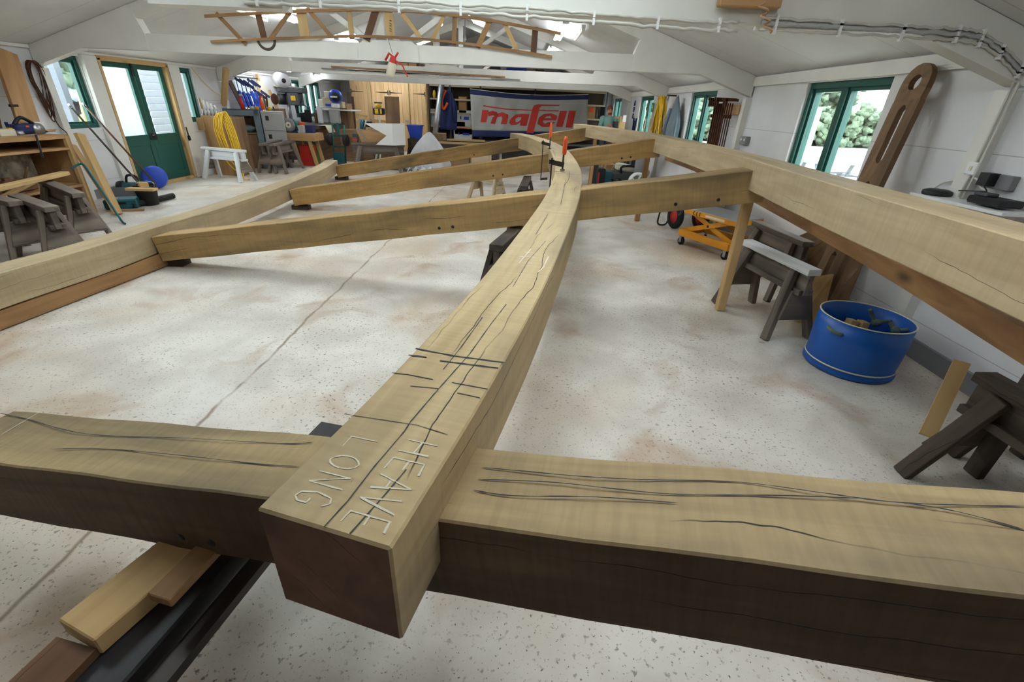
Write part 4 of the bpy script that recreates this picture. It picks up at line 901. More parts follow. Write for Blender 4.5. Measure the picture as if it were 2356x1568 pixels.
# leaning boards
def lean(a, b_, w, h, mt, lb, name='leaning_board', nrm=(1, 0, 0)): return one(name, MB().bar(a, b_, h, w, up=nrm) if False else MB().bar(a, b_, w, h, up=nrm), mt, lb, 'board', bevel=.004)
lean(V3((-6.72, 6.55, 1.06)), V3((-6.94, P(2, 100, X=-6.94).y, 2.03)), .30, .05, 'ply', 'widest of the brown boards leaning in the left corner above the shelves')
lean(V3((-6.82, 6.18, 1.06)), P(-60, 90, X=-7.0), .16, .04, 'brown_wood', 'narrow brown board leaning left of the widest one')
lean(V3((-6.86, 5.9, 1.06)), P(-90, 160, X=-7.0), .3, .03, 'ply_old', 'dark plywood sheet leaning at the left edge above the shelves')
t = thing('hammer', 'hammer with a pale shaft propped against the leaning boards', 'hammer', P(35, 270, X=-6.66)); a, b_ = V3((-6.62, P(43, 285, X=-6.62).y, 1.056)), P(31, 243, X=-6.66); MB().cyl(a, b_, .013).build('shaft', 'pine', t); MB().bar(b_+V3((0, -.05, 0)), b_+V3((0, .05, 0)), .03, .03).build('head', 'dark_steel', t)
lean(V3((-5.92, 6.55, .01)), V3((-6.22, 6.72, 1.06)), .16, .05, 'pine', 'pale plank leaning against the end of the open shelves', nrm=(1, .2, 0))
lean(V3((-6.12, 6.75, .01)), V3((-6.5, 6.85, .9)), .12, .03, 'pine', 'second thin plank behind the pale one at the end of the shelves', nrm=(1, .2, 0))
a, b_ = P(0, 432, Z=.68), P(150, 398, Z=.66)
one('pale_plank', MB().bar(a-(b_-a)*.3, b_, .10, .045), 'pine', 'pale yellow plank lying across the weathered sawhorses by the shelves', 'plank', bevel=.004)
lean(V3((-6.3, 5.4, .4)), V3((-6.2, 5.9, .58)), .1, .03, 'pine', 'short offcut propped behind the weathered sawhorses', nrm=(0, 0, 1))
# crowbar
one('crowbar', MB().tube(smooth_pts([(-6.1, 6.28, .66), (-6.04, 6.36, .71), (-5.98, 6.36, .70), (-5.9, 6.32, .6), (-5.6, 6.15, .2), (-5.47, 6.07, .04), (-5.40, 6.03, .014)], 5), .014, 8), 'teal', 'blue-green crowbar leaning from the shelf down to the floor', 'crowbar')
# orange cable on the wall beside window 1
m_ = MB(); c0 = V3((XL+.06, 7.22, 1.62))
for k in range(7):
    ry, rz = .10+.025*k % .12, .30+.03*(k % 4); m_.tube([c0+V3((.02*math.sin(2*a+k), ry*math.cos(a)*(.55+.45*math.sin(a))+.01*k, rz*math.sin(a)-rz+.32)) for a in [2*PI*i/26 for i in range(26)]], .007, 6, close=True, cap=False)
m_.tube(smooth_pts([c0+V3((0, .02, -.2)), c0+V3((.02, .05, -.5)), c0+V3((.02, .14, -.62)), c0+V3((.02, .05, -.75)), c0+V3((.01, .08, -.85))], 5), .007, 6)
one('cable_coil', m_, 'rust', 'reddish-brown cable coil hanging left of the first left window', 'cable'); MAT['rust']
# bucket, broom, toolbox and blue tub by the door
q = P(346, 470, Z=0); t = thing('bucket', 'black rubber bucket on the floor near the green door', 'bucket', q)
MB().lathe([(0, .004), (.12, 0), (.155, .30), (.16, .305), (.152, .31), (.145, .30), (.115, .012), (0, .012)], (0, 0, 0), n=28).build('body', 'black_rubber', t, inv=False); MB().tube(smooth_pts([(.155, 0, .29), (.12, .05, .33), (0, .08, .345), (-.12, .05, .33), (-.155, 0, .29)], 4), .005, 6).build('handle', 'steel', t, inv=False)
z_ = .33; one('offcut', MB().bar(P(294, 434, Z=z_), P(358, 436, Z=z_), .13, .035), 'pine', 'wide pine offcut laid across the black bucket', 'offcut', bevel=.003)
one('offcut', MB().bar(P(318, 424, Z=z_+.05), P(340, 424, Z=z_+.04), .1, .06), 'pine', 'square pine block behind the offcut on the black bucket', 'offcut')
q = P(352, 440, Z=0); t = thing('blue_tub', 'bright blue plastic drum end standing on edge behind the black bucket', 'tub', q)
ax = V3((.45, -.85, .12)).normalized(); c_ = q+V3((-.10, .25, .21)); MB().lathe([(0, .03), (.15, .03), (.19, 0), (.2, -.09), (.19, -.1), (.18, -.02), (.14, .0), (0, .0)], c_, tuple(ax), 30).build('shell', 'blue', t)
for (a, b_, lb, hd) in (((158, 240), (322, 424), 'left of the two long poles leaning by the green door', 'dark_wood'), ((190, 237), (345, 408), 'right of the two long poles leaning by the green door', 'brown_wood')):
    top = P(*a, X=-7.02); bt = P(*b_, Z=.36)
    t = thing('broom_pole', lb, 'pole', bt, group='long poles leaning by the door'); MB().cyl(bt+(bt-top)*.08, top, .014, n=10).build('shaft', hd, t); MB().cyl(top+(bt-top)*.0, top+(bt-top)*.05, .018, n=10).build('tip', 'steel', t)
q = P(285, 478, Z=0); t = thing('tool_case', 'teal power tool case lying open on the floor left of the bucket', 'case', q, .5)
MB().box((0, .05, .07), (.42, .30, .14)).build('base', 'teal', t, inv=False, bevel=.02); MB().box((-.02, .3, .15), (.42, .05, .28), Matrix.Rotation(-.9, 3, 'X')).build('lid', 'grey_dark', t, inv=False, bevel=.012); MB().box((0, -.105, .09), (.14, .02, .03)).build('latch', 'black', t, inv=False); MB().box((-.1, .0, .145), (.14, .12, .012)).build('label', 'steel', t, inv=False)
t = thing('router', 'dark green power tool lying behind the teal case', 'tool', P(285, 440, Z=0)); q = P(280, 450, Z=0)+V3((.22, .05, 0)); MB().cyl(q+V3((-.15, 0, .13)), q+V3((.12, .05, .14)), .09).build('body', 'teal', t); MB().blob(q+V3((-.2, 0, .12)), (.09, .09, .12), jit=.1).build('motor', 'black', t); MB().tube(smooth_pts([q+V3((.1, 0, .2)), q+V3((.1, 0, .32)), q+V3((-.05, 0, .33)), q+V3((-.1, 0, .22))], 4), .02, 8).build('handle', 'black', t)
one('black_pipe', MB().cyl(P(302, 472, Z=.05), P(398, 450, Z=.05), .045, n=18), 'black_rubber', 'black ribbed pipe lying on the floor behind the bucket', 'pipe')
one('floor_stick', MB().bar(P(276, 484, Z=.015), P(332, 482, Z=.015), .05, .025), 'fir', 'short stick on the floor in front of the teal case', 'stick')
t = thing('paint_brush', 'paint brush hanging on the white board right of the green door', 'brush', P(432, 310, X=XL+.07)); a, b_ = P(428, 292, X=XL+.075), P(434, 312, X=XL+.075); MB().cyl(a, b_, .012).build('handle', 'brown_wood', t); MB().bar(b_, b_+(b_-a)*.55, .02, .06, up=(0, 1, 0)).build('bristles', 'black', t)
# ------------------------------------------------------------ plywood board with hose, shelf unit, filing cabinet
yA = 10.55
def rect(x0, y0, x1, y1, Y):  # photo rectangle on the upright plane at depth Y
    a = P(x0, (y0+y1)/2, Y=Y); b_ = P(x1, (y0+y1)/2, Y=Y); tp = P((x0+x1)/2, y0, Y=Y); bt = P((x0+x1)/2, y1, Y=Y)
    return a.x, b_.x, max(bt.z, 0), tp.z
x0, x1, z0, z1 = rect(478, 258, 545, 400, yA)
t = thing('plywood_screen', 'upright plywood sheet behind the white sawhorse, draped with yellow hose', 'panel', ((x0+x1)/2, yA, 0)); ang = Matrix.Rotation(-.12, 3, 'Z')
MB().box(((x0+x1)/2, yA, .60), (x1-x0+.05, .025, 1.2), ang).build('sheet', 'ply', t); MB().box((x1-.02, yA+.25, .60), (.03, .5, 1.18)).build('side_sheet', 'ply_old', t); MB().box((x0-.04, yA-.02, 1.03), (.12, .05, .24), ang).build('ledge', 'pine', t)
for k in range(5):
    x = x0+.05+k*.075; c_ = thing('file', 'white-handled file standing in the row on top of the plywood sheet', 'file', (x, yA+.03, 1.2), group='files on the plywood sheet'); MB().cyl((x, yA+.03, 1.2), (x, yA+.03, 1.32), .022, .014, n=10).build('ferrule', 'steel', c_); MB().cyl((x, yA+.03, 1.32), (x-.02, yA+.03, 1.52-.03*k), .02, n=10).build('handle', 'white' if k else 'pine', c_)
m_ = MB(); cx = x1-.17
for k in range(6):
    dx = -.07+.04*k; dz = .04*math.sin(k*2.3); L_ = .93+.13*math.cos(k*2.7)
    m_.tube(smooth_pts([(cx+dx-.08, yA-.09-.01*k, 1.2-L_*.6+dz), (cx+dx-.12, yA-.09-.01*k, 1.0), (cx+dx-.02, yA-.04-.01*k, 1.245+.01*k), (cx+dx+.12, yA-.09-.01*k, 1.05), (cx+dx+.2, yA-.12-.01*k, 1.2-L_*.7), (cx+dx+.18, yA-.14, 1.2-L_), (cx+dx-.0, yA-.12, 1.2-L_*.85), (cx+dx-.08, yA-.09-.01*k, 1.2-L_*.6+dz)], 5), .013, 6)
m_.tube(smooth_pts([(cx+.28, yA-.14, .5), (cx+.36, yA-.3, .2), (cx+.45, yA-.5, .02), (cx+.6, yA-.55, .014)], 6), .013, 6)
one('yellow_hose', m_, 'yellow', 'yellow hose draped over the upright plywood sheet', 'hose')
def faced(name, lb, cat, cx, cy, rz): return thing(name, lb, cat, (cx, cy, 0), rz)
x0, x1, z0, z1 = rect(535, 250, 597, 330, 11.3); w = .80; H_ = 1.30; RZ = .42
t = faced('steel_shelf_unit', 'blue-grey steel shelf unit with an open front beside the filing cabinet', 'shelf unit', P(563, 300, Y=11.95).x, 11.95, RZ); bi = lambda m, n, mt, **k_: m.build(n, mt, t, inv=False, **k_)
fr = MB(); fr.box((0, -.25, H_-.06), (w, .04, .13)); fr.box((w/2-.06, -.25, H_/2), (.13, .04, H_)); bi(fr, 'front_frame', 'cloth_grey', bevel=.008)
bi(MB().box((0, 0, H_+.005), (w, .54, .02)), 'top', 'grey_dark'); bi(MB().box((w/2-.01, 0, H_/2), (.02, .5, H_)), 'side', 'cloth_grey'); bi(MB().box((-w/2+.01, 0, H_/2), (.02, .5, H_)), 'side', 'cloth_grey')
bi(MB().box((-.01, .0, .80), (w-.04, .46, .025)), 'shelf', 'ply'); bi(MB().box((0, .25, .62), (w, .02, 1.24)), 'back', 'ply_old'); bi(MB().box((-.06, -.19, .38), (w-.16, .02, .78)), 'front_board', 'ply_old')
M4 = WM(t)
one('grey_bundle', MB().blob(M4 @ V3((.02, -.05, .90)), (.25, .14, .085), 14, 8, jit=.12), 'cloth_grey', 'grey folded sheet on the shelf of the steel unit', 'bundle')
one('paper_pile', MB().box(M4 @ V3((-.24, -.14, .83)), (.2, .12, .03)), 'cream', 'pale papers on the shelf of the steel unit', 'papers')
xf0, xf1, _, _ = rect(598, 250, 640, 330, 11.6); wc = .50
t = faced('filing_cabinet', 'beige steel filing cabinet with label holders, right of the steel shelf unit', 'cabinet', P(619, 300, Y=12.3).x+.1, 12.42, RZ); bi(MB().box((0, 0, .64), (wc, .5, 1.28)), 'body', 'grey_light', bevel=.006)
for z in (.23, .64, 1.05):
    d = bi(MB().box((0, -.262, z), (wc-.03, .025, .38)), 'drawer', 'grey_light', bevel=.006); o_ = MB().box((-.12, -.278, z+.08), (.07, .012, .10)).build('label_holder', 'dark_steel', d, inv=False)
# clutter on the unit: spray bottles, blocks
def bottle(x, y, z, col, cap, lb, h=.2, r=.04):
    t = thing('spray_bottle', lb, 'bottle', (x, y, z)); MB().lathe([(0, 0), (r, 0), (r, h*.55), (r*.4, h*.75), (r*.35, h*.85), (0, h*.85)], (x, y, z), n=16).build('body', col, t); MB().box((x+.015, y, z+h*.92), (.06, .03, .04)).build('trigger', cap, t)
bottle(x0-.02, 11.9, 1.316, 'red', 'cream', 'red spray bottle with a cream trigger on the steel shelf unit', .32)
bottle(x0+.36, 12.1, 1.316, 'orange', 'orange', 'orange spray bottle beside the window on the steel shelf unit', .3)
for k, (dx, col, lb) in enumerate(((.62, 'yellow', 'small yellow tape roll on the steel shelf unit'), (.92, 'yellow', 'bright yellow tin at the right end of the steel shelf unit'), (.5, 'cream', 'cream tin between the bottles on the steel shelf unit'))): one('tin', MB().cyl((x0+dx-.32, 11.95, 1.316), (x0+dx-.32, 11.95, 1.38), .045, n=16), col, lb, 'tin')
# blue one-hand clamps hanging in the window
for i in range(9):
    y = 12.1+i*.12; x = XL+.16+.03*(i % 3); zt = 1.98-.02*(i % 4)-.03*i*(i > 5)
    c_ = thing('quick_clamp', 'blue quick-grip clamp hanging in the row in front of the third left window', 'clamp', (x, y, zt), group='blue clamps in the window')
    MB().bar((x, y, zt), (x+.03, y+.04, zt-.75), .02, .010).build('bar', 'dark_steel', c_); MB().bar((x, y-.03, zt-.02), (x+.12, y+.12, zt-.16), .035, .05).build('jaw', 'navy', c_)
    if i < 7: MB().bar((x+.02, y, zt-.28), (x+.05, y+.10, zt-.62), .045, .06).build('grip', 'blue', c_)
MB_ = MB().bar((XL+.1, 12.0, 1.99), (XL+.1, 13.2, 1.99), .03, .03); one('hanging_rail', MB_, 'dark_steel', 'dark rail across the third left window that carries the blue clamps', 'rail')
one('hanging_rail', MB().bar((XL+.1, 12.35, 1.62), (XL+.1, 13.3, 1.62), .05, .04), 'navy', 'blue bar crossing the middle of the third left window', 'rail')
for y0_, w_, z0_, z1_, mt, lb in ((12.05, .16, 1.12, 1.9, 'dark_wood', 'dark board standing left of the blue clamps'), (13.45, .28, 1.05, 1.95, 'cream', 'cream board standing right of the blue clamps'), (13.75, .25, .95, 1.75, 'pine', 'pine board leaning right of the cream board by the third window')): one('standing_board', MB().bar((XL+.30, y0_, z0_-.9*0), (XL+.06, y0_-.05, z1_), w_, .025, up=(1, 0, 0)), mt, lb, 'board')
one('wall_strut', MB().box((XL+.04, 13.34, 1.6), (.07, .07, 1.0)), 'pine', 'brown post right of the third left window', 'post')
# ------------------------------------------------------------ machines and benches along the far left
def bx(name, px, Y, D, mat, lb, cat, group=None, zb=None, bevel=.004, parts=()):
    """box whose front covers the photo rectangle px on the upright plane at depth Y; zb = height of what it stands on"""
    x0, x1, z0, z1 = rect(*px, Y)
    if zb is not None: z0 = zb
    if z0 > 2.3: z1 = min(z1, ceil_z(x0)-.06)
    c = ((x0+x1)/2, Y+D/2, (z0+z1)/2)
    if not parts: return one(name, MB().box(c, (x1-x0, D, max(z1-z0, .01))), mat, lb, cat, group, bevel=bevel)
    t = thing(name, lb, cat, (c[0], Y, z0), group=group); MB().box(c, (x1-x0, D, z1-z0)).build('body', mat, t, bevel=bevel)
    for nm, (u0, u1, v0, v1), mt in parts:
        MB().box((x0+(x1-x0)*(u0+u1)/2, Y-.004, z0+(z1-z0)*(v0+v1)/2), ((x1-x0)*(u1-u0), .012, (z1-z0)*(v1-v0))).build(nm, mt, t)
    return t
# wall shelf with a roll of blue film
q = P(640, 190, X=XL+.15); t = thing('wall_shelf', 'small shelf on the left wall with a red and grey tool on it', 'shelf', q); MB().box((XL+.16, 14.6, 1.86), (.32, .9, .03)).build('board', 'cream', t); MB().box((XL+.1, 14.6, 1.78), (.2, .04, .12)).build('bracket', 'cream', t)
t = thing('jigsaw', 'grey power tool with a red handle on the small wall shelf', 'tool', (XL+.2, 14.45, 1.88)); MB().box((XL+.2, 14.5, 1.93), (.12, .45, .09)).build('body', 'grey', t, bevel=.02); MB().tube([(XL+.2, 14.4, 1.98), (XL+.22, 14.4, 2.03), (XL+.22, 14.6, 2.04)], .018, 8).build('handle', 'red', t)
c_ = P(647, 187, Y=13.45)+V3((0, 0, .03)); t = thing('film_roll', 'big pale blue roll of film above the pillar drill', 'roll', c_); ax = V3((-.75, .65, .1)).normalized()
MB().lathe([(.05, -.16), (.17, -.16), (.17, .16), (.05, .16), (.05, -.16)], c_, tuple(ax), 28).build('roll', 'sack', t); MB().lathe([(.045, -.17), (.055, -.17), (.055, .17), (.045, .17), (.045, -.17)], c_, tuple(ax), 20).build('core', 'black', t)
# pillar drill
Yd = 13.4; x0, x1, z0, z1 = rect(640, 200, 690, 230, Yd); cx = (x0+x1)/2
t = thing('pillar_drill', 'dark pillar drill with a yellow badge in front of the far left window', 'drill', (cx, Yd+.2, .85))
MB().box((cx, Yd+.22, z1-.07), (x1-x0+.1, .34, .13)).build('belt_cover', 'grey_dark', t, bevel=.02); MB().box((cx+.06, Yd+.2, z1-.28), (.3, .34, .3)).build('head', 'grey_dark', t, bevel=.02); MB().cyl((cx-.2, Yd+.3, .85), (cx-.2, Yd+.3, z1-.13), .045).build('column', 'steel', t)
MB().cyl((cx-.27, Yd+.12, z1-.42), (cx-.27, Yd+.12, z1-.16), .11).build('motor', 'black', t); MB().cyl((cx+.08, Yd+.15, z1-.62), (cx+.08, Yd+.15, z1-.42), .035, .05).build('chuck', 'black', t); MB().box((cx+.08, Yd+.02, z1-.26), (.13, .02, .12)).build('badge', 'yellow', t, bevel=.01)
hd = MB()
for k in range(3): a = k*2.1; hd.cyl((cx+.22, Yd+.12, z1-.36), (cx+.24+.05, Yd+.12+.16*math.sin(a), z1-.36+.16*math.cos(a)), .01, n=8)
hd.build('feed_handle', 'black', t); MB().box((cx, Yd+.2, .9), (.4, .35, .04)).build('table', 'grey_dark', t); MB().box((cx-.05, Yd+.2, .83), (.5, .4, .06)).build('foot', 'grey_dark', t)
# tool rack boards and grinder bench
bx('machine_stand', (622, 250, 650, 345), 12.9, .35, 'ply_old', 'cluttered brown stand with hanging chains beside the filing cabinet', 'stand', zb=0)
one('shovel', MB().bar((P(622, 320, Y=12.8).x, 12.78, 0), P(612, 215, Y=12.8), .03, .03).blob(P(632, 228, Y=12.8), (.10, .03, .13)), 'rust', 'rusty shovel standing blade up left of the pillar drill', 'shovel')
one('hanging_chain', MB().tube(smooth_pts([P(628, 245, Y=12.82), P(635, 265, Y=12.8), P(645, 290, Y=12.8), P(655, 300, Y=12.8)], 6), .02, 6), 'dark_steel', 'dark chain hanging down in front of the brown stand', 'chain')
one('teal_bottle', MB().cyl(P(628, 292, Y=12.5), P(626, 276, Y=12.5), .05, n=14), 'teal', 'turquoise and white bottle beside the filing cabinet', 'bottle')
Yg = 12.5; x0, x1, _, _ = rect(648, 300, 722, 318, Yg)
t = thing('grinder_bench', 'sturdy wooden bench carrying the bench grinder, red bin underneath', 'bench', ((x0+x1)/2, Yg, 0)); zt = .80
MB().box(((x0+x1)/2, Yg+.3, zt-.09), (x1-x0, .6, .18)).build('top', 'ply', t, bevel=.006)
for sx in (x0+.22, x1-.18): 
    for sy in (.08, .52): MB().bar((sx, Yg+sy, zt-.16), (sx+(.12 if sx > cx else -.05), Yg+sy, 0), .08, .07).build('leg', 'pine', t)
c_ = P(660, 282, Y=Yg-.02); t = thing('bench_grinder', 'bench grinder with a big grey wheel and white hub on the wooden bench', 'grinder', c_); c_ = V3((c_.x, Yg+.05, zt+.18))
MB().lathe([(.03, -.03), (.16, -.03), (.16, .03), (.03, .03), (.03, -.03)], c_, (.25, -1, 0), 26).build('wheel', 'grey', t); MB().lathe([(.02, .03), (.06, .034), (.07, .03)], c_, (.25, -1, 0), 20).build('hub', 'cream', t); MB().cyl(c_+V3((.0, .05, 0)), c_+V3((.1, .35, 0)), .09).build('motor', 'teal', t); MB().box(c_+V3((.05, .15, -.15)), (.34, .3, .06)).build('base', 'navy', t); MB().tube([c_+V3((.12, .05, .12)), c_+V3((.2, .02, .0)), c_+V3((.22, 0, -.12))], .02, 6).build('guard_arm', 'green_paint', t)
bx('red_bin', (690, 335, 720, 368), 12.7, .4, 'red', 'red metal bin on the floor under the grinder bench', 'bin', zb=0)
for i, (px, mt, lb) in enumerate((((683, 289, 697, 297), 'grey_light', 'pale box of parts on the grinder bench'), ((699, 288, 718, 299), 'navy', 'dark blue box with a purple end on the grinder bench'), ((686, 281, 693, 288), 'orange', 'small orange box behind the pale one on the grinder bench'))): bx('small_box', px, 12.55+.12*i, .2, mt, lb, 'box', zb=.80)
one('green_stick', MB().bar((P(732, 345, Y=12.9).x, 12.9, 0), P(720, 312, Y=13.0), .03, .03), 'green', 'green stick leaning beside the grinder bench', 'stick')
# workbench under the far left window with its clutter
t = thing('workbench', 'dark workbench under the far left window, heaped with bottles and tools', 'workbench', (-6.3, 14.8, 0)); MB().box((-6.45, 15.3, .87), (1.2, 2.9, .10)).build('top', 'dark_wood', t, bevel=.01); MB().box((-5.9, 15.3, .41), (.05, 2.8, .82)).build('front', 'brown_wood', t)
for y in (14.0, 16.6): MB().box((-6.45, y, .41), (1.0, .1, .82)).build('leg', 'dark_wood', t)
one('paper_sheet', MB().sheet(lambda u, v: (-5.95+.32*u, 14.0+.5*v, .923-(.18*max(0, u-.75)/.25*(u > .75))), 8, 4, .002), 'cream', 'sheet of paper hanging over the edge of the dark workbench', 'paper')
CL = [((722, 258, 727, 272), 'brown_wood', 'bottle', 'brown spray bottle on the workbench'), ((700, 252, 712, 264), 'black', 'machine', 'black machine on the workbench below the window'), ((676, 258, 700, 272), 'black', 'vice', 'black vice at the left end of the workbench'), ((705, 244, 711, 257), 'teal', 'bottle', 'turquoise bottle standing in front of the window'), ((738, 252, 754, 272), 'sack', 'jar', 'white plastic jar at the middle of the workbench'), ((728, 244, 738, 262), 'white', 'jar', 'white can on the workbench below the window end'), ((757, 252, 776, 268), 'grey_light', 'box', 'grey box standing on the workbench at the right'), ((746, 209, 757, 226), 'cream', 'paper', 'upright cream card above the boxes by the far window'), ((742, 224, 764, 240), 'cardpale', 'box', 'pale cardboard box above the workbench'), ((732, 228, 744, 246), 'cream', 'box', 'cream box leaning by the end of the far window'), ((762, 238, 775, 248), 'white', 'box', 'small white box on the grey one by the helmet'), ((748, 238, 761, 244), 'blue', 'bowl', 'blue bowl among the white boxes'), ((776, 234, 788, 248), 'cardpale', 'box', 'crumpled card box below the helmet')]
for i, (px, mt, cat, lb) in enumerate(CL): bx({'bottle': 'bottle', 'machine': 'machine', 'vice': 'bench_vice', 'jar': 'jar', 'box': 'carton', 'paper': 'card_sheet', 'bowl': 'bowl'}[cat], px, 15.2+.17*(i % 5), .12 if cat != 'box' else .25, mt, lb, cat, zb=.92 if px[3] > 250 else None, bevel=.012)
t = thing('wall_shelf', 'narrow shelf in the far left corner holding cartons and the helmet', 'shelf', (-6.5, 16.2, 1.1)); MB().box((-6.0, 15.95, P(765, 250, Y=15.6).z-.03), (1.15, .9, .03)).build('board', 'white', t)
c_ = P(772, 222, Y=15.4); t = thing('welding_helmet', 'blue and black helmet with a white band on the cartons in the far left corner', 'helmet', c_); MB().blob(c_, (.2, .18, .2), 20, 12).build('shell', 'blue', t); MB().blob(c_+V3((.03, -.06, -.01)), (.15, .15, .15), 16, 10).build('visor', 'black', t); MB().box(c_+V3((.02, -.2, -.01)), (.2, .02, .045)).build('band', 'white', t)
bx('grey_locker', (787, 238, 803, 345), 15.9, .5, 'ply_old', 'grey-brown locker in the far left corner beside the boards', 'locker', zb=0)
for i, px in enumerate(((800, 213, 808, 320), (806, 222, 812, 320))): one('standing_board', MB().bar((P(px[2], 300, Y=17.1).x, 17.1+.1*i, 0), P(px[0]+3, px[1], Y=17.4+.1*i), .14, .03, up=(0, 1, 0)), 'dark_wood' if i == 0 else 'brown_wood', ('dark' if i == 0 else 'brown') + ' board standing against the left side of the pine cupboards', 'board')
# sack truck
q = P(782, 378, Z=0); Yk = q.y; t = thing('sack_truck', 'dark green sack truck with two wheels standing beyond the left timber tip', 'sack truck', q)
xl, xr = P(757, 330, Y=Yk).x, P(797, 330, Y=Yk).x; zt = P(780, 288, Y=Yk).z
for x in (xl+.08, xr-.08): MB().cyl((x, Yk, .05), (x+.0, Yk+.2, zt), .022, n=10).build('upright', 'green_paint', t)
for k, z in enumerate((.2, .45, .72, zt-.05)): MB().bar((xl+.06, Yk+.2*z/zt, z), (xr-.06, Yk+.2*z/zt, z), .03, .05).build('cross_bar', 'green_paint', t)
MB().box(((xl+xr)/2, Yk-.12, .03), (xr-xl, .3, .02)).build('toe_plate', 'teal', t); MB().box(((xl+xr)/2, Yk-.02, .18), (xr-xl-.2, .03, .26)).build('plate', 'teal', t); MB().box(((xl+xr)/2, Yk+.16, zt-.12), (.06, .03, .34)).build('strap', 'teal', t)
for x in (xl+.02, xr-.02): MB().lathe([(.03, -.04), (.14, -.05), (.15, 0), (.14, .05), (.03, .04)], (x, Yk+.05, .62), (1, 0, 0), 20, cap=True).build('wheel', 'black_rubber', t)
# ------------------------------------------------------------ pine cupboards
Yc = 17.7; cx0 = P(808, 240, Y=Yc).x; cx1 = P(981, 240, Y=Yc).x; Hc = 2.27
t = thing('pine_cupboard', 'tall pine cupboard wall with four plank doors and black strap hinges', 'cupboard', ((cx0+cx1)/2, Yc, 0))
MB().box(((cx0+cx1)/2, Yc+.45, Hc/2), (cx1-cx0, .8, Hc)).build('carcass', 'pine_door', t)
dx = [P(v, 240, Y=Yc).x for v in (809, 848, 856, 896, 897, 935, 942, 980)]
for i in range(4):
    a, b_ = dx[2*i]+.008, dx[2*i+1]-.008; dz = 2.18
    d = MB()
    nb = 4
    for k in range(nb): d.box((a+(b_-a)*(k+.5)/nb, Yc+.035, .06+dz/2), ((b_-a)/nb-.004, .028, dz))
    d = d.build('door', 'pine_door', t)
    hs = 1 if i in (0, 2) else -1; hx = a+.02 if hs > 0 else b_-.02
    for z in (1.86, .5):
        h = MB(); h.prism([(hx, Yc+.015, z-.02), (hx+hs*.42, Yc+.015, z-.006), (hx+hs*.42, Yc+.015, z+.006), (hx, Yc+.015, z+.02)], (0, 1, 0), .012); h.box((hx, Yc+.015, z), (.03, .016, .14)); h.build('strap_hinge', 'black', d)
for a, b_ in ((dx[1], dx[2]), (dx[5], dx[6])): MB().box(((a+b_)/2, Yc-.005, Hc/2), (b_-a, .06, Hc)).build('stile', 'pine', t, bevel=.004)
for i, lx in enumerate((dx[5], dx[1]+.1)): MB().box((lx, Yc-.03, 1.0), (.16, .03, .05)).build('latch', 'steel', t, bevel=.006)
# ------------------------------------------------------------ stores rack behind the banner
Yr = 18.1; rx = [P(v, 240, Y=Yr).x for v in (988, 1036, 1105, 1230, 1395)]; zs = [.42, .86, 1.30, 1.74, 2.16]
t = thing('stores_rack', 'long steel stores rack along the back wall behind the banner', 'rack', ((rx[0]+rx[-1])/2, Yr, 0))
for x in rx:
    for y in (Yr, Yr+.6): MB().box((x, y, 1.15), (.05, .05, 2.3)).build('upright', 'grey_dark', t)
for z in zs: MB().box(((rx[0]+rx[-1])/2, Yr+.3, z), (rx[-1]-rx[0], .62, .05)).build('shelf', 'cardpale' if z > .5 else 'grey', t)
MB().box(((rx[0]+rx[-1])/2, Yr+.66, 1.2), (rx[-1]-rx[0], .02, 2.2)).build('back_sheet', 'wall_dark', t)
def on(px, zsh, D, mat, lb, cat='box', name='store_box', dy=.05, parts=(), grp='boxes on the stores rack'): return bx(name, px, Yr+dy, D, mat, lb, cat, grp, zb=zsh+.026, parts=parts)
lg = (('blue_mark', (.25, .33, .45, .65), 'blue'), ('blue_text', (.5, .85, .42, .62), 'blue'))
on((1050, 254, 1084, 273), .86, .4, 'white', 'white lidded box with a blue mark, upper one left of the banner', parts=lg); on((1044, 296, 1086, 313), .42, .4, 'white', 'white lidded box with a blue mark, lower one left of the banner', parts=lg)
on((986, 250, 1000, 270), .86, .4, 'grey_light', 'pale grey box left of the silver roll on the stores rack'); on((1055, 222, 1073, 236), 1.30, .3, 'card', 'brown carton on the rack shelf right of the hanging coat'); on((1046, 280, 1070, 296), .6, .3, 'red', 'red folded box on the rack left of the banner foot'); on((1068, 291, 1086, 296), .6, .3, 'yellow', 'flat yellow box beside the red one on the rack')
one('yellow_drill', MB().blob(P(999, 217, Y=Yr+.1), (.06, .06, .14)), 'yellow', 'yellow tool on the rack shelf left of the silver roll', 'tool'); one('rope_heap', MB().blob(V3((P(1070, 246, Y=Yr+.2).x, Yr+.25, 1.03)), (.2, .16, .14), jit=.2), 'brass', 'heap of yellow and black straps on the rack left of the banner', 'straps')
for i, (px, mt, lb) in enumerate((((1000, 190, 1034, 198), 'cardpale', 'flat box at the left end of the top rack shelf'), ((1042, 190, 1058, 199), 'cream', 'cream bottle box on the top rack shelf, above the coat'), ((1083, 190, 1102, 201), 'navy', 'dark blue case on the top rack shelf, above the banner corner'), ((1108, 190, 1116, 203), 'card', 'small brown carton next to the dark blue case'), ((1121, 192, 1148, 203), 'white', 'white machine on the top rack shelf above the banner'), ((1168, 198, 1205, 207), 'cardpale', 'pale carton above the middle of the banner'), ((1210, 202, 1250, 210), 'card', 'wide brown carton above the banner, left of the pale-topped one'), ((1254, 204, 1272, 213), 'cardpale', 'pale-topped carton above the banner'), ((1274, 206, 1294, 214), 'card', 'brown carton right of the pale-topped one'), ((1298, 209, 1322, 216), 'black', 'black crate at the right of the top rack shelf'))): on(px, 2.16, .35, mt, lb, dy=.08)
on((1352, 240, 1370, 266), 1.30, .3, 'card', 'brown carton with an orange star right of the banner', parts=(('orange_star', (.25, .75, .45, .75), 'orange'),)); on((1384, 244, 1394, 266), 1.30, .3, 'black', 'black case on the rack behind the person')
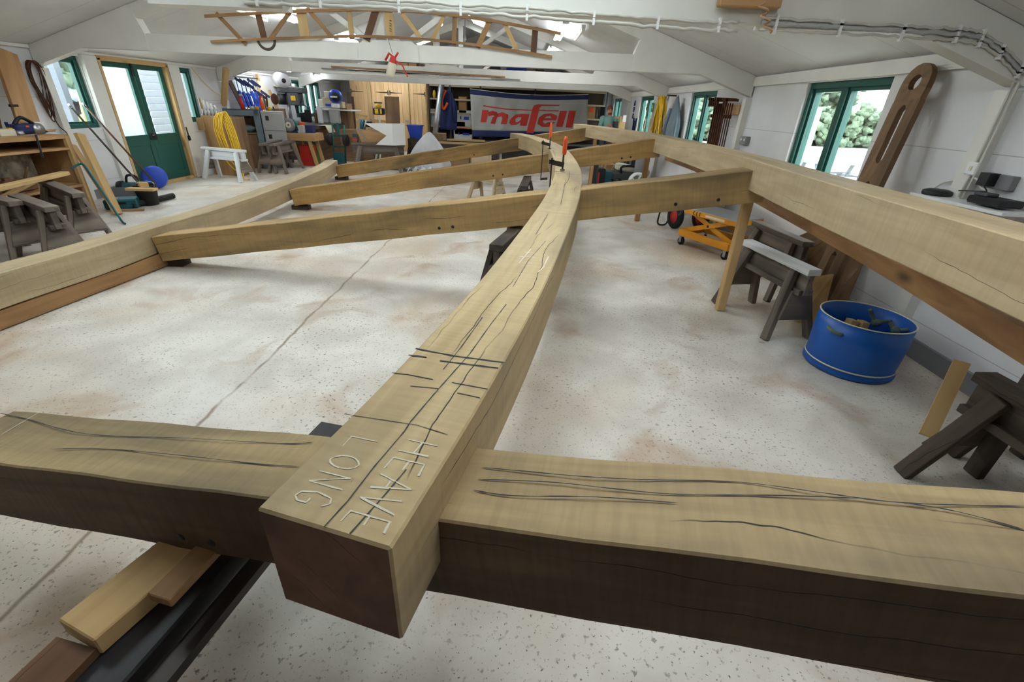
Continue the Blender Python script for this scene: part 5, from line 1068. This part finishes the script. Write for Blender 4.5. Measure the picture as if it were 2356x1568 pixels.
one('thermos', MB().cyl((P(1376, 255, Y=Yr+.2).x, Yr+.2, 1.326), (P(1376, 255, Y=Yr+.2).x, Yr+.2, 1.6), .05, n=14), 'steel', 'grey flask on the rack right of the starred carton', 'flask')
# loft floor with stored boxes above the far truss
t = thing('loft_shelf', 'boarded loft shelf high across the far end of the shed', 'shelf', (XM, Yr, 2.44)); MB().box((XM, 18.5, 2.44), (6.6, 1.3, .04)).build('boards', 'ply_old', t)
for x in (-4.6, -2, .8): MB().box((x, 18.5, 2.36), (.06, 1.3, .12)).build('joist', 'fir', t)
for i, (px, mt, lb) in enumerate((((866, 140, 882, 153), 'cream', 'cream box at the left of the loft shelf'), ((912, 128, 938, 156), 'card', 'tan carton on the loft behind the sprayer'), ((940, 130, 958, 157), 'card', 'darker carton beside the tan one on the loft'), ((1110, 148, 1122, 164), 'card', 'small carton on the loft left of the white sack'), ((1126, 152, 1150, 166), 'black', 'black box on the loft left of the white sack'), ((1232, 160, 1252, 172), 'brown_wood', 'brown box on the loft right of the white sack'), ((1254, 164, 1275, 174), 'card', 'carton at the right end of the loft shelf'))): bx('loft_box', px, 18.1, .4, mt, lb, 'box', 'boxes on the loft shelf', zb=2.461)
one('white_bag', MB().blob(V3((P(1192, 165, Y=18.2).x, 18.35, 2.58)), (.4, .25, .13), 16, 8, jit=.06), 'cream', 'plump white sack on the loft shelf', 'sack'); bx('blue_tarp', (1165, 152, 1212, 160), 18.7, .3, 'blue', 'blue tarpaulin folded behind the white sack on the loft', 'tarpaulin', zb=2.461)
# silver roll, coat
a, b_ = V3((P(998, 305, Y=17.4).x, 17.35, .3)), P(1016, 192, Y=17.5)
t = thing('silver_roll', 'tall silver-wrapped roll leaning on the stores rack', 'roll', (a.x, a.y, 0)); d_ = (b_-a).normalized(); a0 = a-d_*((a.z-.02)/d_.z); MB().cyl(a0, b_, .10, n=22).build('tube', 'steel', t); MB().cyl(b_, b_+d_*.01, .08, n=22).build('core', 'cardpale', t)
c_ = P(1030, 206, Y=17.75); t = coat('hanging_overalls', 'navy overalls with an orange strap hanging on the stores rack', c_, .55, 1.25, 'navy', n=(0, 1, 0), along=(1, 0, 0), seed=8, fat=.3)
MB().tube(smooth_pts([c_+V3((-.05, -.14, -.02)), c_+V3((-.18, -.19, -.35)), c_+V3((-.12, -.21, -.6)), c_+V3((.02, -.2, -.4))], 5), .045, 8).build('orange_strap', 'orange', t); MB().tube(smooth_pts([c_+V3((-.1, -.13, -.02)), c_+V3((-.26, -.15, -.25)), c_+V3((-.27, -.15, -.45))], 5), .04, 8).build('white_sleeve', 'cream', t)
# ------------------------------------------------------------ banner
Yn = 17.45; B = lambda x, y: P(x, y, Y=Yn)
t = thing('banner', 'grey banner with blue edges and big red lettering hung across the stores rack', 'banner', B(1218, 262))
TL, TR_, BL_, BR_ = (1081, 204), (1354, 217), (1087, 314), (1350, 318)
def bpix(u, v):
    x = TL[0]*(1-u)*(1-v)+TR_[0]*u*(1-v)+BL_[0]*(1-u)*v+BR_[0]*u*v; y = TL[1]*(1-u)*(1-v)+TR_[1]*u*(1-v)+BL_[1]*(1-u)*v+BR_[1]*u*v
    return x, y+9*math.sin(PI*u)*(1-v)**1.5*(.8 if u < .5 else .8)
def wavy(p):
    return p+V3((0, .035*math.sin(p.x*5.2+p.z*2.6)+.02*math.sin(p.x*11-p.z*4.5), 0))
flat('banner_grey', (178, 176, 170), .8)
for nm, v0, v1, mt in (('top_band', 0, .115, 'navy'), ('field', .115, .865, 'banner_grey'), ('bottom_band', .865, 1, 'navy')):
    MB().sheet(lambda u, v: wavy(B(*bpix(u, v0+(v1-v0)*v))), 60, 4 if nm != 'field' else 24, .006).build(nm, mt, t)
MB().tube([wavy(B(*bpix(u/20, 0))) for u in range(21)], .012, 6).build('hem_rope', 'cream', t)
k = 5.355; CX = lambda p: (960+p[0]/k, 120+p[1]/k)
def stroke(parts):
    """each part: list of (x, y, half-width vector) rows swept into a quad strip on the banner"""
    mb = MB()
    for rows in parts:
        L_ = []
        for (a, b_) in rows: L_.append((a, b_))
        n = 6; vs = []; fs = []; m = 0
        for i in range(len(L_)-1):
            for j in range(n+(i == len(L_)-2)):
                f = j/n; A = [L_[i][0][q]+(L_[i+1][0][q]-L_[i][0][q])*f for q in (0, 1)]; Bq = [L_[i][1][q]+(L_[i+1][1][q]-L_[i][1][q])*f for q in (0, 1)]
                for g in (0, .5, 1):
                    p = (A[0]+(Bq[0]-A[0])*g, A[1]+(Bq[1]-A[1])*g); vs.append(wavy(B(*CX(p)))+V3((0, -.010, 0)))
                m += 1
        for i in range(m-1):
            for g in (0, 1): fs.append((i*3+g, i*3+g+1, i*3+g+4, i*3+g+3))
        mb.add(vs, fs, None, 0, True)
    return mb
LET = [('letter', [[((800, 712), (882, 712)), ((778, 862), (850, 862))], [((870, 735), (880, 790)), ((935, 722), (935, 775)), ((985, 740), (955, 790)), ((985, 800), (930, 800)), ((957, 885), (903, 878))], [((975, 760), (985, 800)), ((1050, 738), (1045, 790)), ((1122, 770), (1040, 800)), ((1122, 800), (1050, 810)), ((1100, 888), (1030, 885))]]),
       ('letter', [[((1300, 758), (1240, 800)), ((1210, 768), (1205, 830)), ((1150, 820), (1212, 845)), ((1132, 870), (1210, 862)), ((1160, 900), (1235, 862)), ((1230, 890), (1270, 838)), ((1290, 850), (1285, 810))], [((1290, 758), (1384, 762)), ((1264, 905), (1346, 908))], [((1215, 768), (1220, 800)), ((1300, 758), (1300, 800))]]),
       ('letter', [[((1420, 690), (1500, 720)), ((1345, 990), (1430, 995))], [((1420, 690), (1500, 720)), ((1440, 655), (1505, 690)), ((1490, 642), (1530, 662)), ((1762, 648), (1745, 660))]]),
       ('line', [[((812, 652), (815, 668)), ((1100, 695), (1100, 708)), ((1400, 708), (1400, 720)), ((1745, 716), (1740, 730))]]),
       ('letter', [[((1700, 862), (1612, 862)), ((1640, 918), (1580, 880)), ((1540, 920), (1555, 872)), ((1478, 880), (1548, 850)), ((1500, 800), (1560, 820)), ((1560, 762), (1590, 792)), ((1650, 752), (1640, 785)), ((1722, 780), (1645, 795)), ((1722, 815), (1655, 812)), ((1700, 838), (1640, 838))], [((1545, 812), (1540, 840)), ((1722, 812), (1705, 840))]]),
       ('letter', [[((1758, 722), (1846, 724)), ((1710, 918), (1790, 922))]]), ('letter', [[((1868, 720), (1955, 722)), ((1826, 926), (1906, 930))]])]
for nm, pr in LET: stroke(pr).build(nm, 'banner_red', t)
# ------------------------------------------------------------ white notched box, laser, offcuts on the sawhorse
x0, x1, z0, z1 = rect(840, 283, 902, 327, 11.85); zt = .665
t = thing('notched_box', 'white board box with a triangular notch on the grey sawhorse', 'box', ((x0+x1)/2, 11.9, zt)); q = lambda x, y: V3((P(x, y, Y=11.85).x, 11.85, P(x, y, Y=11.85).z))
pts = [q(838, 283), q(902, 284), V3((q(905, 327).x, 11.85, zt)), V3((q(864, 326).x, 11.85, zt)), q(889, 312)]
MB().prism(pts, (0, 1, 0), .012).build('front', 'white', t); MB().prism([pts[1], V3((pts[1].x+.22, 12.15, pts[1].z)), V3((pts[2].x+.22, 12.15, zt)), pts[2]], (0, 1, 0), .012).build('side', 'white', t)
t = thing('plywood_trough', 'brown plywood sheet lying behind the notched box', 'board', (x0, 12.3, .6)); MB().prism([P(818, 295, Y=12.35), P(880, 305, Y=12.35), P(905, 328, Y=12.35), P(832, 328, Y=12.35)], (0, 1, 0), .02).build('sheet', 'ply', t)
one('aluminium_rule', MB().bar(P(822, 291, Y=12.1), P(842, 325, Y=11.95), .03, .015), 'steel', 'silver straight edge leaning beside the notched box', 'rule')
Yt = 12.9; c_ = P(872, 258, Y=Yt); t = thing('laser_level', 'yellow and black laser level on a tripod behind the notched box', 'laser level', (c_.x, Yt, 0))
MB().box(c_+V3((0, 0, .02)), (.26, .2, .16)).build('guard', 'black', t, bevel=.02); MB().box(c_+V3((-.03, -.085, .02)), (.09, .05, .11)).build('window', 'yellow', t); MB().box(c_+V3((.08, -.085, .02)), (.04, .05, .11)).build('window', 'yellow', t); MB().cyl(c_+V3((0, 0, .1)), c_+V3((0, 0, .19)), .075).build('turret', 'yellow', t); MB().box(c_+V3((0, 0, .215)), (.17, .1, .03)).build('handle', 'black', t); MB().cyl((c_.x, Yt, .55), (c_.x, Yt, c_.z-.08), .022).build('centre_column', 'white', t); MB().blob((c_.x, Yt, .72), (.1, .08, .09)).build('tripod_head', 'yellow', t)
for a in (.5, 2.6, 4.7): MB().cyl((c_.x, Yt, .74), (c_.x+.4*math.cos(a), Yt+.4*math.sin(a), 0), .02, n=8).build('leg', 'white', t)
one('tall_board', MB().bar((P(906, 330, Y=12.6).x, 12.6, 0), P(901, 222, Y=12.75), .36, .03, up=(0, 1, 0)), 'ply_old', 'tall brown board standing behind the notched box', 'board')
x_ = P(836, 268, Y=13.3).x; t = thing('mitre_saw', 'dark mitre saw with shiny arms on a stand left of the laser level', 'saw', (x_, 13.3, 0)); MB().box((x_, 13.4, .76), (.6, .5, .08)).build('table', 'grey_dark', t); MB().cyl((x_-.05, 13.25, 1.0), (x_+.0, 13.25, 1.0), .17, n=24).build('blade_guard', 'teal', t); MB().cyl((x_-.15, 13.2, .8), (x_, 13.2, 1.15), .022).build('slide_bar', 'steel', t); MB().cyl((x_-.06, 13.2, .8), (x_+.1, 13.2, 1.13), .022).build('slide_bar', 'steel', t); MB().box((x_+.1, 13.35, 1.05), (.2, .15, .14)).build('motor', 'black', t, bevel=.02)
for sx in (-.25, .25):
    for sy in (13.2, 13.6): MB().cyl((x_+sx, sy, 0), (x_+sx*.7, sy, .73), .02, n=8).build('stand_leg', 'grey_dark', t)
for i, (a, b_, w, mt, lb) in enumerate((((818, 262), (845, 268), .2, 'pine', 'pine offcut on the heap left of the mitre saw'), ((822, 275), (838, 280), .25, 'cardpale', 'pale sheet offcut below the pine one on the heap'), ((856, 276), (890, 280), .15, 'ply', 'plywood offcut on the heap behind the laser level'))): one('offcut', MB().bar(P(*a, Y=13.9+.1*i), P(*b_, Y=14.0+.1*i), w, .05), mt, lb, 'offcut')
one('offcut_bin', MB().box((P(850, 300, Y=14.2).x, 14.3, .42), (1.6, .6, .84)), 'ply_old', 'brown box bench under the heap of offcuts', 'bench')
one('red_pincers', MB().box(P(814, 322, Y=11.9)+V3((0, 0.05, .0)), (.1, .05, .03)), 'red', 'small red tool on the left end of the grey sawhorse', 'tool')
t = thing('blue_basket', 'blue plastic basket by the foot of the cupboards', 'basket', P(952, 315, Y=15)); x_ = P(953, 308, Y=15).x
MB().loft([[V3((x_-.12, 15, .62)), V3((x_+.16, 15, .62)), V3((x_+.16, 15.3, .62)), V3((x_-.12, 15.3, .62))], [V3((x_-.2, 14.95, .98)), V3((x_+.2, 14.95, .98)), V3((x_+.2, 15.4, .98)), V3((x_-.2, 15.4, .98))]]).build('body', 'blue', t); MB().box((x_, 15.17, .99), (.46, .5, .02)).build('rim', 'blue', t)
one('basket_stand', MB().box((x_, 15.15, .31), (.4, .4, .62)), 'dark_wood', 'dark wooden block under the blue basket', 'block')
# white woven sack and clutter beyond the rails
x_ = P(978, 350, Y=12.6).x; m_ = MB(); secs = []
for i in range(12):
    v = i/11; r = .62*(1-v)**.8+.03; secs.append([V3((x_-.05+.12*v+r*math.cos(a)*1.0*(1+.16*math.sin(5*a+3*v)), 12.9+r*.6*math.sin(a)*(1+.14*math.sin(4*a+v*5)), .02+.92*v**.9*(1 if True else 0))) for a in [2*PI*j/26 for j in range(26)]])
m_.loft(secs, True, 0, True); one('woven_sack', m_, 'sack', 'crumpled white woven sack slumped on the floor beyond the rails', 'sack')
m_ = MB(); m_.sheet(lambda u, v: (P(940+50*u, 385, Y=12.2).x, 12.0+.5*v, .03+.09*math.sin(u*9+v*3)**2+.03*math.sin(v*11+u*5)), 20, 8, .01); one('plastic_sheet', m_, 'sack', 'white plastic sheet on the floor in front of the woven sack', 'sheet')
for i, (a, b_, lb) in enumerate((((970, 325), (1120, 332), 'longer pale batten on the clutter behind the farthest rail'), ((1030, 321), (1115, 324), 'shorter pale batten behind the longer one beyond the farthest rail'))): one('pale_batten', MB().bar(P(*a, Y=13.6+.5*i), P(*b_, Y=13.3+.5*i), .06, .05), 'pine', lb, 'batten')
one('timber_block', MB().box((P(1008, 315, Y=14.3).x, 14.5, P(1008, 315, Y=14.3).z), (.32, .6, .18)), 'ply_old', 'brown timber block by the foot of the silver roll', 'block')
one('clutter_bench', MB().box((P(1050, 340, Y=14).x, 14.4, .29), (2.4, .8, .58)), 'dark_wood', 'dark low bench under the pale battens beyond the farthest rail', 'bench')
bx('cement_bag', (1080, 352, 1128, 372), 12.2, .5, 'cardpale', 'grey paper bag on the floor seen between the last two rails', 'bag', zb=0, bevel=.05); one('cement_bag', MB().blob(V3((P(1145, 358, Y=12.3).x, 12.5, .2)), (.26, .25, .18)), 'skin', 'pale orange and grey bag right of the paper bag', 'bag')
bx('dark_crate', (1155, 345, 1215, 372), 13.0, .5, 'black', 'black crate on the floor below the middle timber tip', 'crate', zb=0); bx('brown_crate', (1038, 362, 1078, 385), 12.1, .4, 'ply_old', 'brown crate left of the paper bag', 'crate', zb=0)
# machines on the floor below the third rail at right
xm = P(1395, 400, Y=11.8).x
bx('teal_case', (1391, 394, 1408, 414), 11.4, .4, 'teal', 'teal tool case on the floor right of the black radio', 'case', zb=0, bevel=.01); t = bx('site_radio', (1376, 388, 1393, 415), 11.3, .3, 'black', 'black case with a red edge among the floor machines', 'case', zb=0, bevel=.02, parts=(('red_edge', (.02, .18, .1, .8), 'red'),)); bx('dark_case', (1362, 378, 1376, 408), 11.8, .3, 'grey_dark', 'dark green upright case left of the black one with the red edge', 'case', zb=0)
t = thing('planer', 'big beige and black timber planer on the floor under the third rail', 'machine', (P(1450, 395, Y=11.6).x, 11.6, 0)); x_ = P(1448, 395, Y=11.6).x; MB().box((x_+.1, 11.8, .38), (.8, .4, .16), Matrix.Rotation(.15, 3, 'Y')).build('hood', 'cream', t, bevel=.04, seg=2); MB().box((x_-.1, 11.7, .2), (.95, .36, .26)).build('body', 'grey_dark', t, bevel=.04); MB().tube(smooth_pts([(x_-.2, 11.55, .3), (x_-.2, 11.5, .46), (x_+.2, 11.5, .46), (x_+.24, 11.55, .3)], 4), .03, 8).build('handle', 'black', t)
for k in (-.45, -.25, .25): MB().cyl((x_+k, 11.48, .1), (x_+k, 11.56, .1), .09).build('knob', 'dark_steel', t)
c_ = P(1467, 413, Y=10.6); t = thing('spoked_wheel', 'white spoked wheel half hidden by the second rail', 'wheel', c_); w_ = MB(); w_.lathe([(.16, -.03), (.22, -.03), (.22, .03), (.16, .03), (.16, -.03)], (c_.x, c_.y, .23), (.3, -1, .2), 26); w_.build('rim', 'white', t)
for k in range(5): a = k*2*PI/5; MB().bar((c_.x, c_.y, .23), (c_.x+.17*math.cos(a), c_.y+.05*math.cos(a), .23+.17*math.sin(a)), .05, .02).build('spoke', 'white', t)
bx('orange_reel', (1396, 369, 1404, 380), 12.4, .2, 'orange', 'orange reel on the brown crate behind the floor machines', 'reel', zb=.45); bx('brown_crate', (1394, 378, 1415, 395), 12.3, .4, 'ply', 'brown crate behind the floor machines', 'crate', zb=0); bx('grey_can', (1412, 380, 1420, 394), 12.2, .2, 'grey', 'grey can behind the beige planer', 'can', zb=0)
one('yellow_torch', MB().cyl(P(1421, 378, Y=12.2), P(1430, 382, Y=12.1), .06), 'yellow', 'yellow and white torch lying behind the planer', 'torch')
for i in range(7): x = P(1412+i*6, 372, Y=13.3+.02*i); one('pipe_offcut', MB().cyl((x.x, x.y, 0), (x.x+.1, x.y+.15, .95), .03, n=10), ('steel', 'brown_wood', 'grey_dark')[i % 3], ('grey steel', 'brown wooden', 'dark grey')[i % 3]+' pole standing in the bundle behind the planer', 'pole', 'poles standing behind the planer')
# bench by the far right window, crate and wall things near the person
t = thing('far_bench', 'brown workbench along the far right wall beside the person', 'bench', (2.6, 14.5, 0)); MB().box((2.75, 14.4, .86), (.75, 1.7, .08)).build('top', 'ply', t); MB().box((2.45, 14.4, .41), (.04, 1.6, .82)).build('front', 'brown_wood', t)
bx('grey_case', (1414, 280, 1436, 288), 14.6, .3, 'black', 'black case on the far bench in front of the person', 'case', zb=.90); bx('yellow_tin', (1424, 282, 1432, 288), 14.2, .15, 'brass', 'yellowish tin on the far bench', 'tin', zb=.90)
t = thing('tool_post', 'brown wooden post with a white sheet pinned to it at the far right', 'post', (2.75, 14.0, 0)); MB().box((2.62, 14.0, .75), (.16, .12, 1.5)).build('post', 'pine', t); MB().box((2.66, 13.93, 1.44), (.09, .02, .17)).build('white_sheet', 'white', t)
for i, dx_ in enumerate((0, .09, .17)): one('candle_stick', MB().cyl((2.62+dx_, 11.3, .9), (2.64+dx_, 11.3, 1.5), .018, n=8), 'cream', 'pale thin stick standing just beyond the high right timber', 'stick', 'pale sticks beyond the right timber')
one('stick_pot', MB().lathe([(0, 0), (.16, 0), (.16, .9), (.15, .9), (.14, .02)], (2.71, 11.3, 0), n=18), 'grey', 'grey tub holding the pale sticks', 'tub')
one('wooden_stay', MB().bar(P(1415, 270, Y=15.2), P(1440, 272, Y=15.2), .06, .05), 'pine', 'pale wooden arm sticking out beside the person', 'arm')
# ------------------------------------------------------------ the person at the far window
def person():
    Yp = 15.7; b0 = P(1403, 256, Y=Yp); bx_ = b0.x; sc = 1.0
    t = thing('person', 'person in a light green shirt standing by the far right window, hands at chest', 'person', (bx_, Yp, 0))
    J = {'pel': (0, 0, .93), 'sp': (0, 0, 1.12), 'ch': (0, .01, 1.32), 'nk': (0, 0, 1.47), 'hd0': (0, -.01, 1.54),
         'hl': (-.09, 0, .88), 'kl': (-.1, -.02, .48), 'al': (-.1, .02, .09), 'tl': (-.11, -.15, .03), 'hr': (.09, 0, .88), 'kr': (.1, -.02, .48), 'ar': (.1, .02, .09), 'tr': (.11, -.15, .03),
         'sl': (-.19, 0, 1.40), 'el': (-.26, -.05, 1.12), 'wl': (-.08, -.24, 1.16), 'sr': (.19, 0, 1.40), 'er': (.27, -.05, 1.12), 'wr': (.06, -.24, 1.2)}
    E_ = [('pel', 'sp'), ('sp', 'ch'), ('ch', 'nk'), ('nk', 'hd0'), ('pel', 'hl'), ('hl', 'kl'), ('kl', 'al'), ('al', 'tl'), ('pel', 'hr'), ('hr', 'kr'), ('kr', 'ar'), ('ar', 'tr'), ('ch', 'sl'), ('sl', 'el'), ('el', 'wl'), ('ch', 'sr'), ('sr', 'er'), ('er', 'wr')]
    R_ = {'pel': .14, 'sp': .13, 'ch': .145, 'nk': .06, 'hd0': .055, 'hl': .095, 'kl': .06, 'al': .045, 'tl': .04, 'hr': .095, 'kr': .06, 'ar': .045, 'tr': .04, 'sl': .065, 'el': .045, 'wl': .03, 'sr': .065, 'er': .045, 'wr': .03}
    # fingers: five unequal chains from each wrist
    for s, w, d in ((-1, 'wl', V3((.75, -.45, .45))), (1, 'wr', V3((-.75, -.45, .35)))):
        d = d.normalized(); wv = V3(J[w]); sd = V3((0, 0, 1)).cross(d).normalized(); up = d.cross(sd).normalized()
        pm = 'p'+w; J[pm] = tuple(wv+d*.07); R_[pm] = .03; E_.append((w, pm))
        for i, (o, L_) in enumerate(((-.033, .062), (-.011, .078), (.011, .082), (.033, .07))):
            a = f'{w}f{i}'; J[a+'0'] = tuple(wv+d*.09+up*o); J[a+'1'] = tuple(wv+d*(.09+L_*.55)+up*o*1.1); J[a+'2'] = tuple(wv+d*(.09+L_*.9)+up*o*1.05-sd*.022)
            R_[a+'0'] = .0095; R_[a+'1'] = .009; R_[a+'2'] = .0075; E_ += [(pm, a+'0'), (a+'0', a+'1'), (a+'1', a+'2')]
        J[w+'t0'] = tuple(wv+d*.04-up*.04); J[w+'t1'] = tuple(wv+d*.085-up*.062); R_[w+'t0'] = .012; R_[w+'t1'] = .009; E_ += [(w, w+'t0'), (w+'t0', w+'t1')]
    names = list(J); me = bpy.data.meshes.new('body'); me.from_pydata([J[n] for n in names], [(names.index(a), names.index(b_)) for a, b_ in E_], [])
    o = bpy.data.objects.new('body', me); COL.objects.link(o); o.parent = t; me.materials.append(MAT['skin'])
    md = o.modifiers.new('skin', 'SKIN'); md.use_smooth_shade = True
    for v, n in zip(me.skin_vertices[0].data, names): v.radius = (R_[n], R_[n]*(.8 if n in ('ch', 'sp', 'pel') else 1)); v.use_root = n == 'pel'
    o.modifiers.new('sub', 'SUBSURF').render_levels = 2
    # head joined by the neck: skull, jaw, nose, ears as one mesh, with eyes and mouth
    h = MB(); secs = []
    for i in range(15):
        v = i/14; z = 1.50+.245*v; w = .076*math.sin(PI*min(1, .14+.86*v)**.72)**.75 if v < 1 else .005; dpt = .095*math.sin(PI*min(1, .18+.82*v)**.8)**.7 if v < 1 else .005
        secs.append([V3((w*math.cos(a), -.015+dpt*math.sin(a)-(.014 if abs(a-1.5*PI) < .25 and .34 < v < .5 else 0), z)) for a in [2*PI*j/22 for j in range(22)]])
    h.loft(secs, True, 0, True); h.blob((0, -.112, 1.60), (.013, .02, .022))
    for s in (-1, 1): h.blob((s*.078, 0, 1.615), (.01, .02, .03))
    h.build('head', 'skin', t, inv=False)
    for s in (-1, 1): MB().blob((s*.03, -.098, 1.632), (.011, .008, .008)).build('eye', 'black', t, inv=False)
    MB().blob((0, -.102, 1.557), (.026, .008, .007)).build('mouth', 'red', t, inv=False)
    hr = MB(); hr.blob((0, .012, 1.675), (.092, .105, .09), 18, 10); hr.blob((0, .05, 1.62), (.08, .06, .09)); hr.build('hair', 'hair', t, inv=False)
    bd_ = MB(); bd_.blob((0, -.08, 1.53), (.06, .04, .035)); bd_.build('beard', 'hair', t, inv=False)
    # shirt and trousers follow the body
    sh = MB(); rows = [(.90, .175, .13), (1.0, .168, .125), (1.12, .165, .125), (1.25, .178, .135), (1.36, .19, .13), (1.43, .15, .105), (1.48, .07, .065)]
    sh.loft([[V3((a_*math.cos(q), .005+b_*math.sin(q), z)) for q in [2*PI*j/24 for j in range(24)]] for z, a_, b_ in rows], False, 0, True)
    for s, e in ((-1, 'el'), (1, 'er')):
        S0 = V3(J['sl' if s < 0 else 'sr']); E0 = V3(J[e]); W0 = V3(J['w'+e[1]])
        sh.tube(smooth_pts([S0+V3((-s*.05, 0, -.02)), S0+V3((s*.015, 0, 0)), S0.lerp(E0, .5), E0, E0.lerp(W0, .45)], 4), [.075]*4+[.078]*4+[.07]*4+[.062]*4+[.052], 12)
    sh.build('shirt', 'shirt', t, inv=False)
    tr = MB()
    for s, hp, kn, an_ in ((-1, 'hl', 'kl', 'al'), (1, 'hr', 'kr', 'ar')): tr.tube(smooth_pts([V3(J[hp])+V3((0, 0, .1)), V3(J[hp]), V3(J[kn]), V3(J[an_])+V3((0, 0, .02))], 4), [.105]*4+[.11]*4+[.085]*4+[.07], 14)
    tr.build('trousers', 'grey_dark', t, inv=False)
    return t
person()
# ------------------------------------------------------------ outdoors, seen through the glass
flat('gravel', (168, 164, 154), .9, noise=.15, nscale=4); flat('weatherboard', (120, 124, 130), .7); flat('leaf', (104, 122, 98), .9, noise=.55, nscale=4); flat('leaf_light', (120, 124, 52), .8, noise=.4, nscale=3); flat('shed_roof', (84, 90, 98), .6); flat('old_timber', (64, 60, 60), .9)
struct('ground_outside', MB().box((XL-15.2, 9, -.13), (30, 60, .2)).box((XR+25.2, 20, -.13), (50, 90, .2)), 'gravel')
def siding(name, x, y0, y1, h, lb):
    t = thing(name, lb, 'building', (x, (y0+y1)/2, 0)); MB().box((x-.6, (y0+y1)/2, h/2), (1.0, y1-y0, h)).build('wall', 'weatherboard', t)
    b = MB()
    for k in range(int(h/.16)): b.bar((x-.08, y0, .1+k*.16), (x-.08, y1, .1+k*.16), .03, .17, up=(.3, 0, 1))
    b.build('weatherboards', 'weatherboard', t)
siding('weatherboard_building', -9.6, 12.7, 24, 3.6, 'white weatherboarded building outside the left door and windows')
t = thing('timber_shed', 'low open shed with a corrugated roof seen through the green door', 'shed', (-13, 15.8, 0)); MB().box((-13.6, 15.8, .6), (1.2, 3.2, 1.2)).build('stacked_timber', 'old_timber', t); r_ = MB()
r_.sheet(lambda u, v: (-12.7-2*u, 13.8+4.0*v, 1.28+.25*u+.03*math.sin(v*90)), 2, 90, .01); r_.build('corrugated_roof', 'shed_roof', t)
one('leaning_post', MB().bar((-11.0, 13.5, 0), (-11.6, 14.2, 1.9), .1, .1), 'weatherboard', 'pale post leaning outside the green door', 'post')
for y in (13.6, 14.9): one('lattice_stand', MB().bar((-11.9, y, 0), (-11.9, y+.3, 1.0), .12, .1).bar((-11.9, y+.5, 0), (-11.9, y+.1, .9), .12, .1), 'old_timber', 'weathered trestle outside the '+('left' if y < 14 else 'right')+' leaf of the green door', 'trestle')
def hedge(name, lb, c, d, n, mat, r=.45, seed=1):
    rnd = random.Random(seed); m = MB()
    for i in range(n):
        p = V3((c[0]+rnd.uniform(-d[0], d[0]), c[1]+rnd.uniform(-d[1], d[1]), rnd.uniform(.1, d[2]*rnd.uniform(.8, 1)))); q = r*rnd.uniform(.5, 1.2); m.blob(p, (q, q, q*.9), 7, 5, jit=.5)
    return one(name, m, mat, lb, 'hedge')
hedge('hedge', 'yellow-green bushes outside the first left window', (-11.6, 12.2, 0), (.5, .5, .8), 40, 'leaf_light', .28, 3); hedge('hedge', 'green shrubs outside the first left window, behind the yellow ones', (-16.5, 18.0, 0), (.8, 1.6, 2.8), 90, 'leaf', .45, 4)
hedge('hedge', 'green hedge beyond the yard outside the right windows', (18, 35, 0), (14, 1.2, 2.4), 1900, 'leaf', .30, 5); hedge('hedge', 'taller trees rising behind the hedge outside the right windows', (14, 42, 0), (11, 2.5, 6.5), 1300, 'leaf', .5, 6)
one('shed_post', MB().box((-8.3, 8.95, 1.1), (.12, .12, 2.2)), 'shed_roof', 'dark post standing close outside the first left window', 'post')
for i, (y, w) in enumerate(((8.72, .05), (9.12, .07), (9.3, .06))): one('stored_plank', MB().bar((-8.0, y, 0), (-7.9, y+.1, 1.55), w, .03), 'pine', 'pale plank leaning outside the first left window', 'plank', 'planks outside the window')
q = P(1880, 270, Y=20); one('signpost', MB().box((q.x, 20, 1.0), (.14, .14, 2.1)), 'white', 'white post in the yard outside the nearest right window', 'post')
q = P(1925, 372, Z=.74); px_, py_ = q.x, q.y
t = thing('picnic_table', 'pale picnic table in the yard outside the nearest right window', 'table', (px_, py_, 0)); MB().box((px_, py_, .74), (1.7, .8, .06)).build('table_top', 'weatherboard', t)
for s in (-1, 1): MB().box((px_, py_+s*.7, .44), (1.7, .3, .05)).build('bench_seat', 'weatherboard', t)
for x in (-.6, .6):
    for s in (-1, 1): MB().bar((px_+x, py_+s*.25, .72), (px_+x, py_+s*.6, 0), .08, .05).build('leg', 'weatherboard', t)
    MB().bar((px_+x, py_-.75, .40), (px_+x, py_+.75, .40), .05, .08).build('cross_bar', 'weatherboard', t)
# ------------------------------------------------------------ camera, sky, render look
cd = bpy.data.cameras.new('camera'); cam = bpy.data.objects.new('camera', cd); COL.objects.link(cam)
cd.sensor_fit = 'HORIZONTAL'; cd.sensor_width = 36; cd.lens = FPX/IW*36; cd.clip_start = .05; cd.clip_end = 300
# world axes of the camera: right, up, back
rt = V3((_x.x, _d.x, -_v.x)); dn = V3((_x.y, _d.y, -_v.y)); fw = V3((_x.z, _d.z, -_v.z))
M = Matrix((rt, -dn, -fw)).transposed().to_4x4(); M.translation = CAM
cam.matrix_world = M
S.camera = cam
w = bpy.data.worlds.new('World'); S.world = w; w.use_nodes = True
bg = w.node_tree.nodes['Background']; bg.inputs[0].default_value = (.86, .94, 1, 1); bg.inputs[1].default_value = SKY
S.view_settings.view_transform = 'Standard'; S.view_settings.look = 'None'; S.view_settings.gamma = 1; S.view_settings.use_curve_mapping = False
S.view_settings.exposure = EXPO
try:
    S.cycles.use_denoising = True; S.cycles.max_bounces = 7; S.cycles.diffuse_bounces = 4; S.cycles.glossy_bounces = 2; S.cycles.use_adaptive_sampling = True; S.cycles.adaptive_threshold = .12; S.cycles.adaptive_min_samples = 16; S.cycles.transparent_max_bounces = 12; S.cycles.sample_clamp_indirect = 8
except Exception: pass
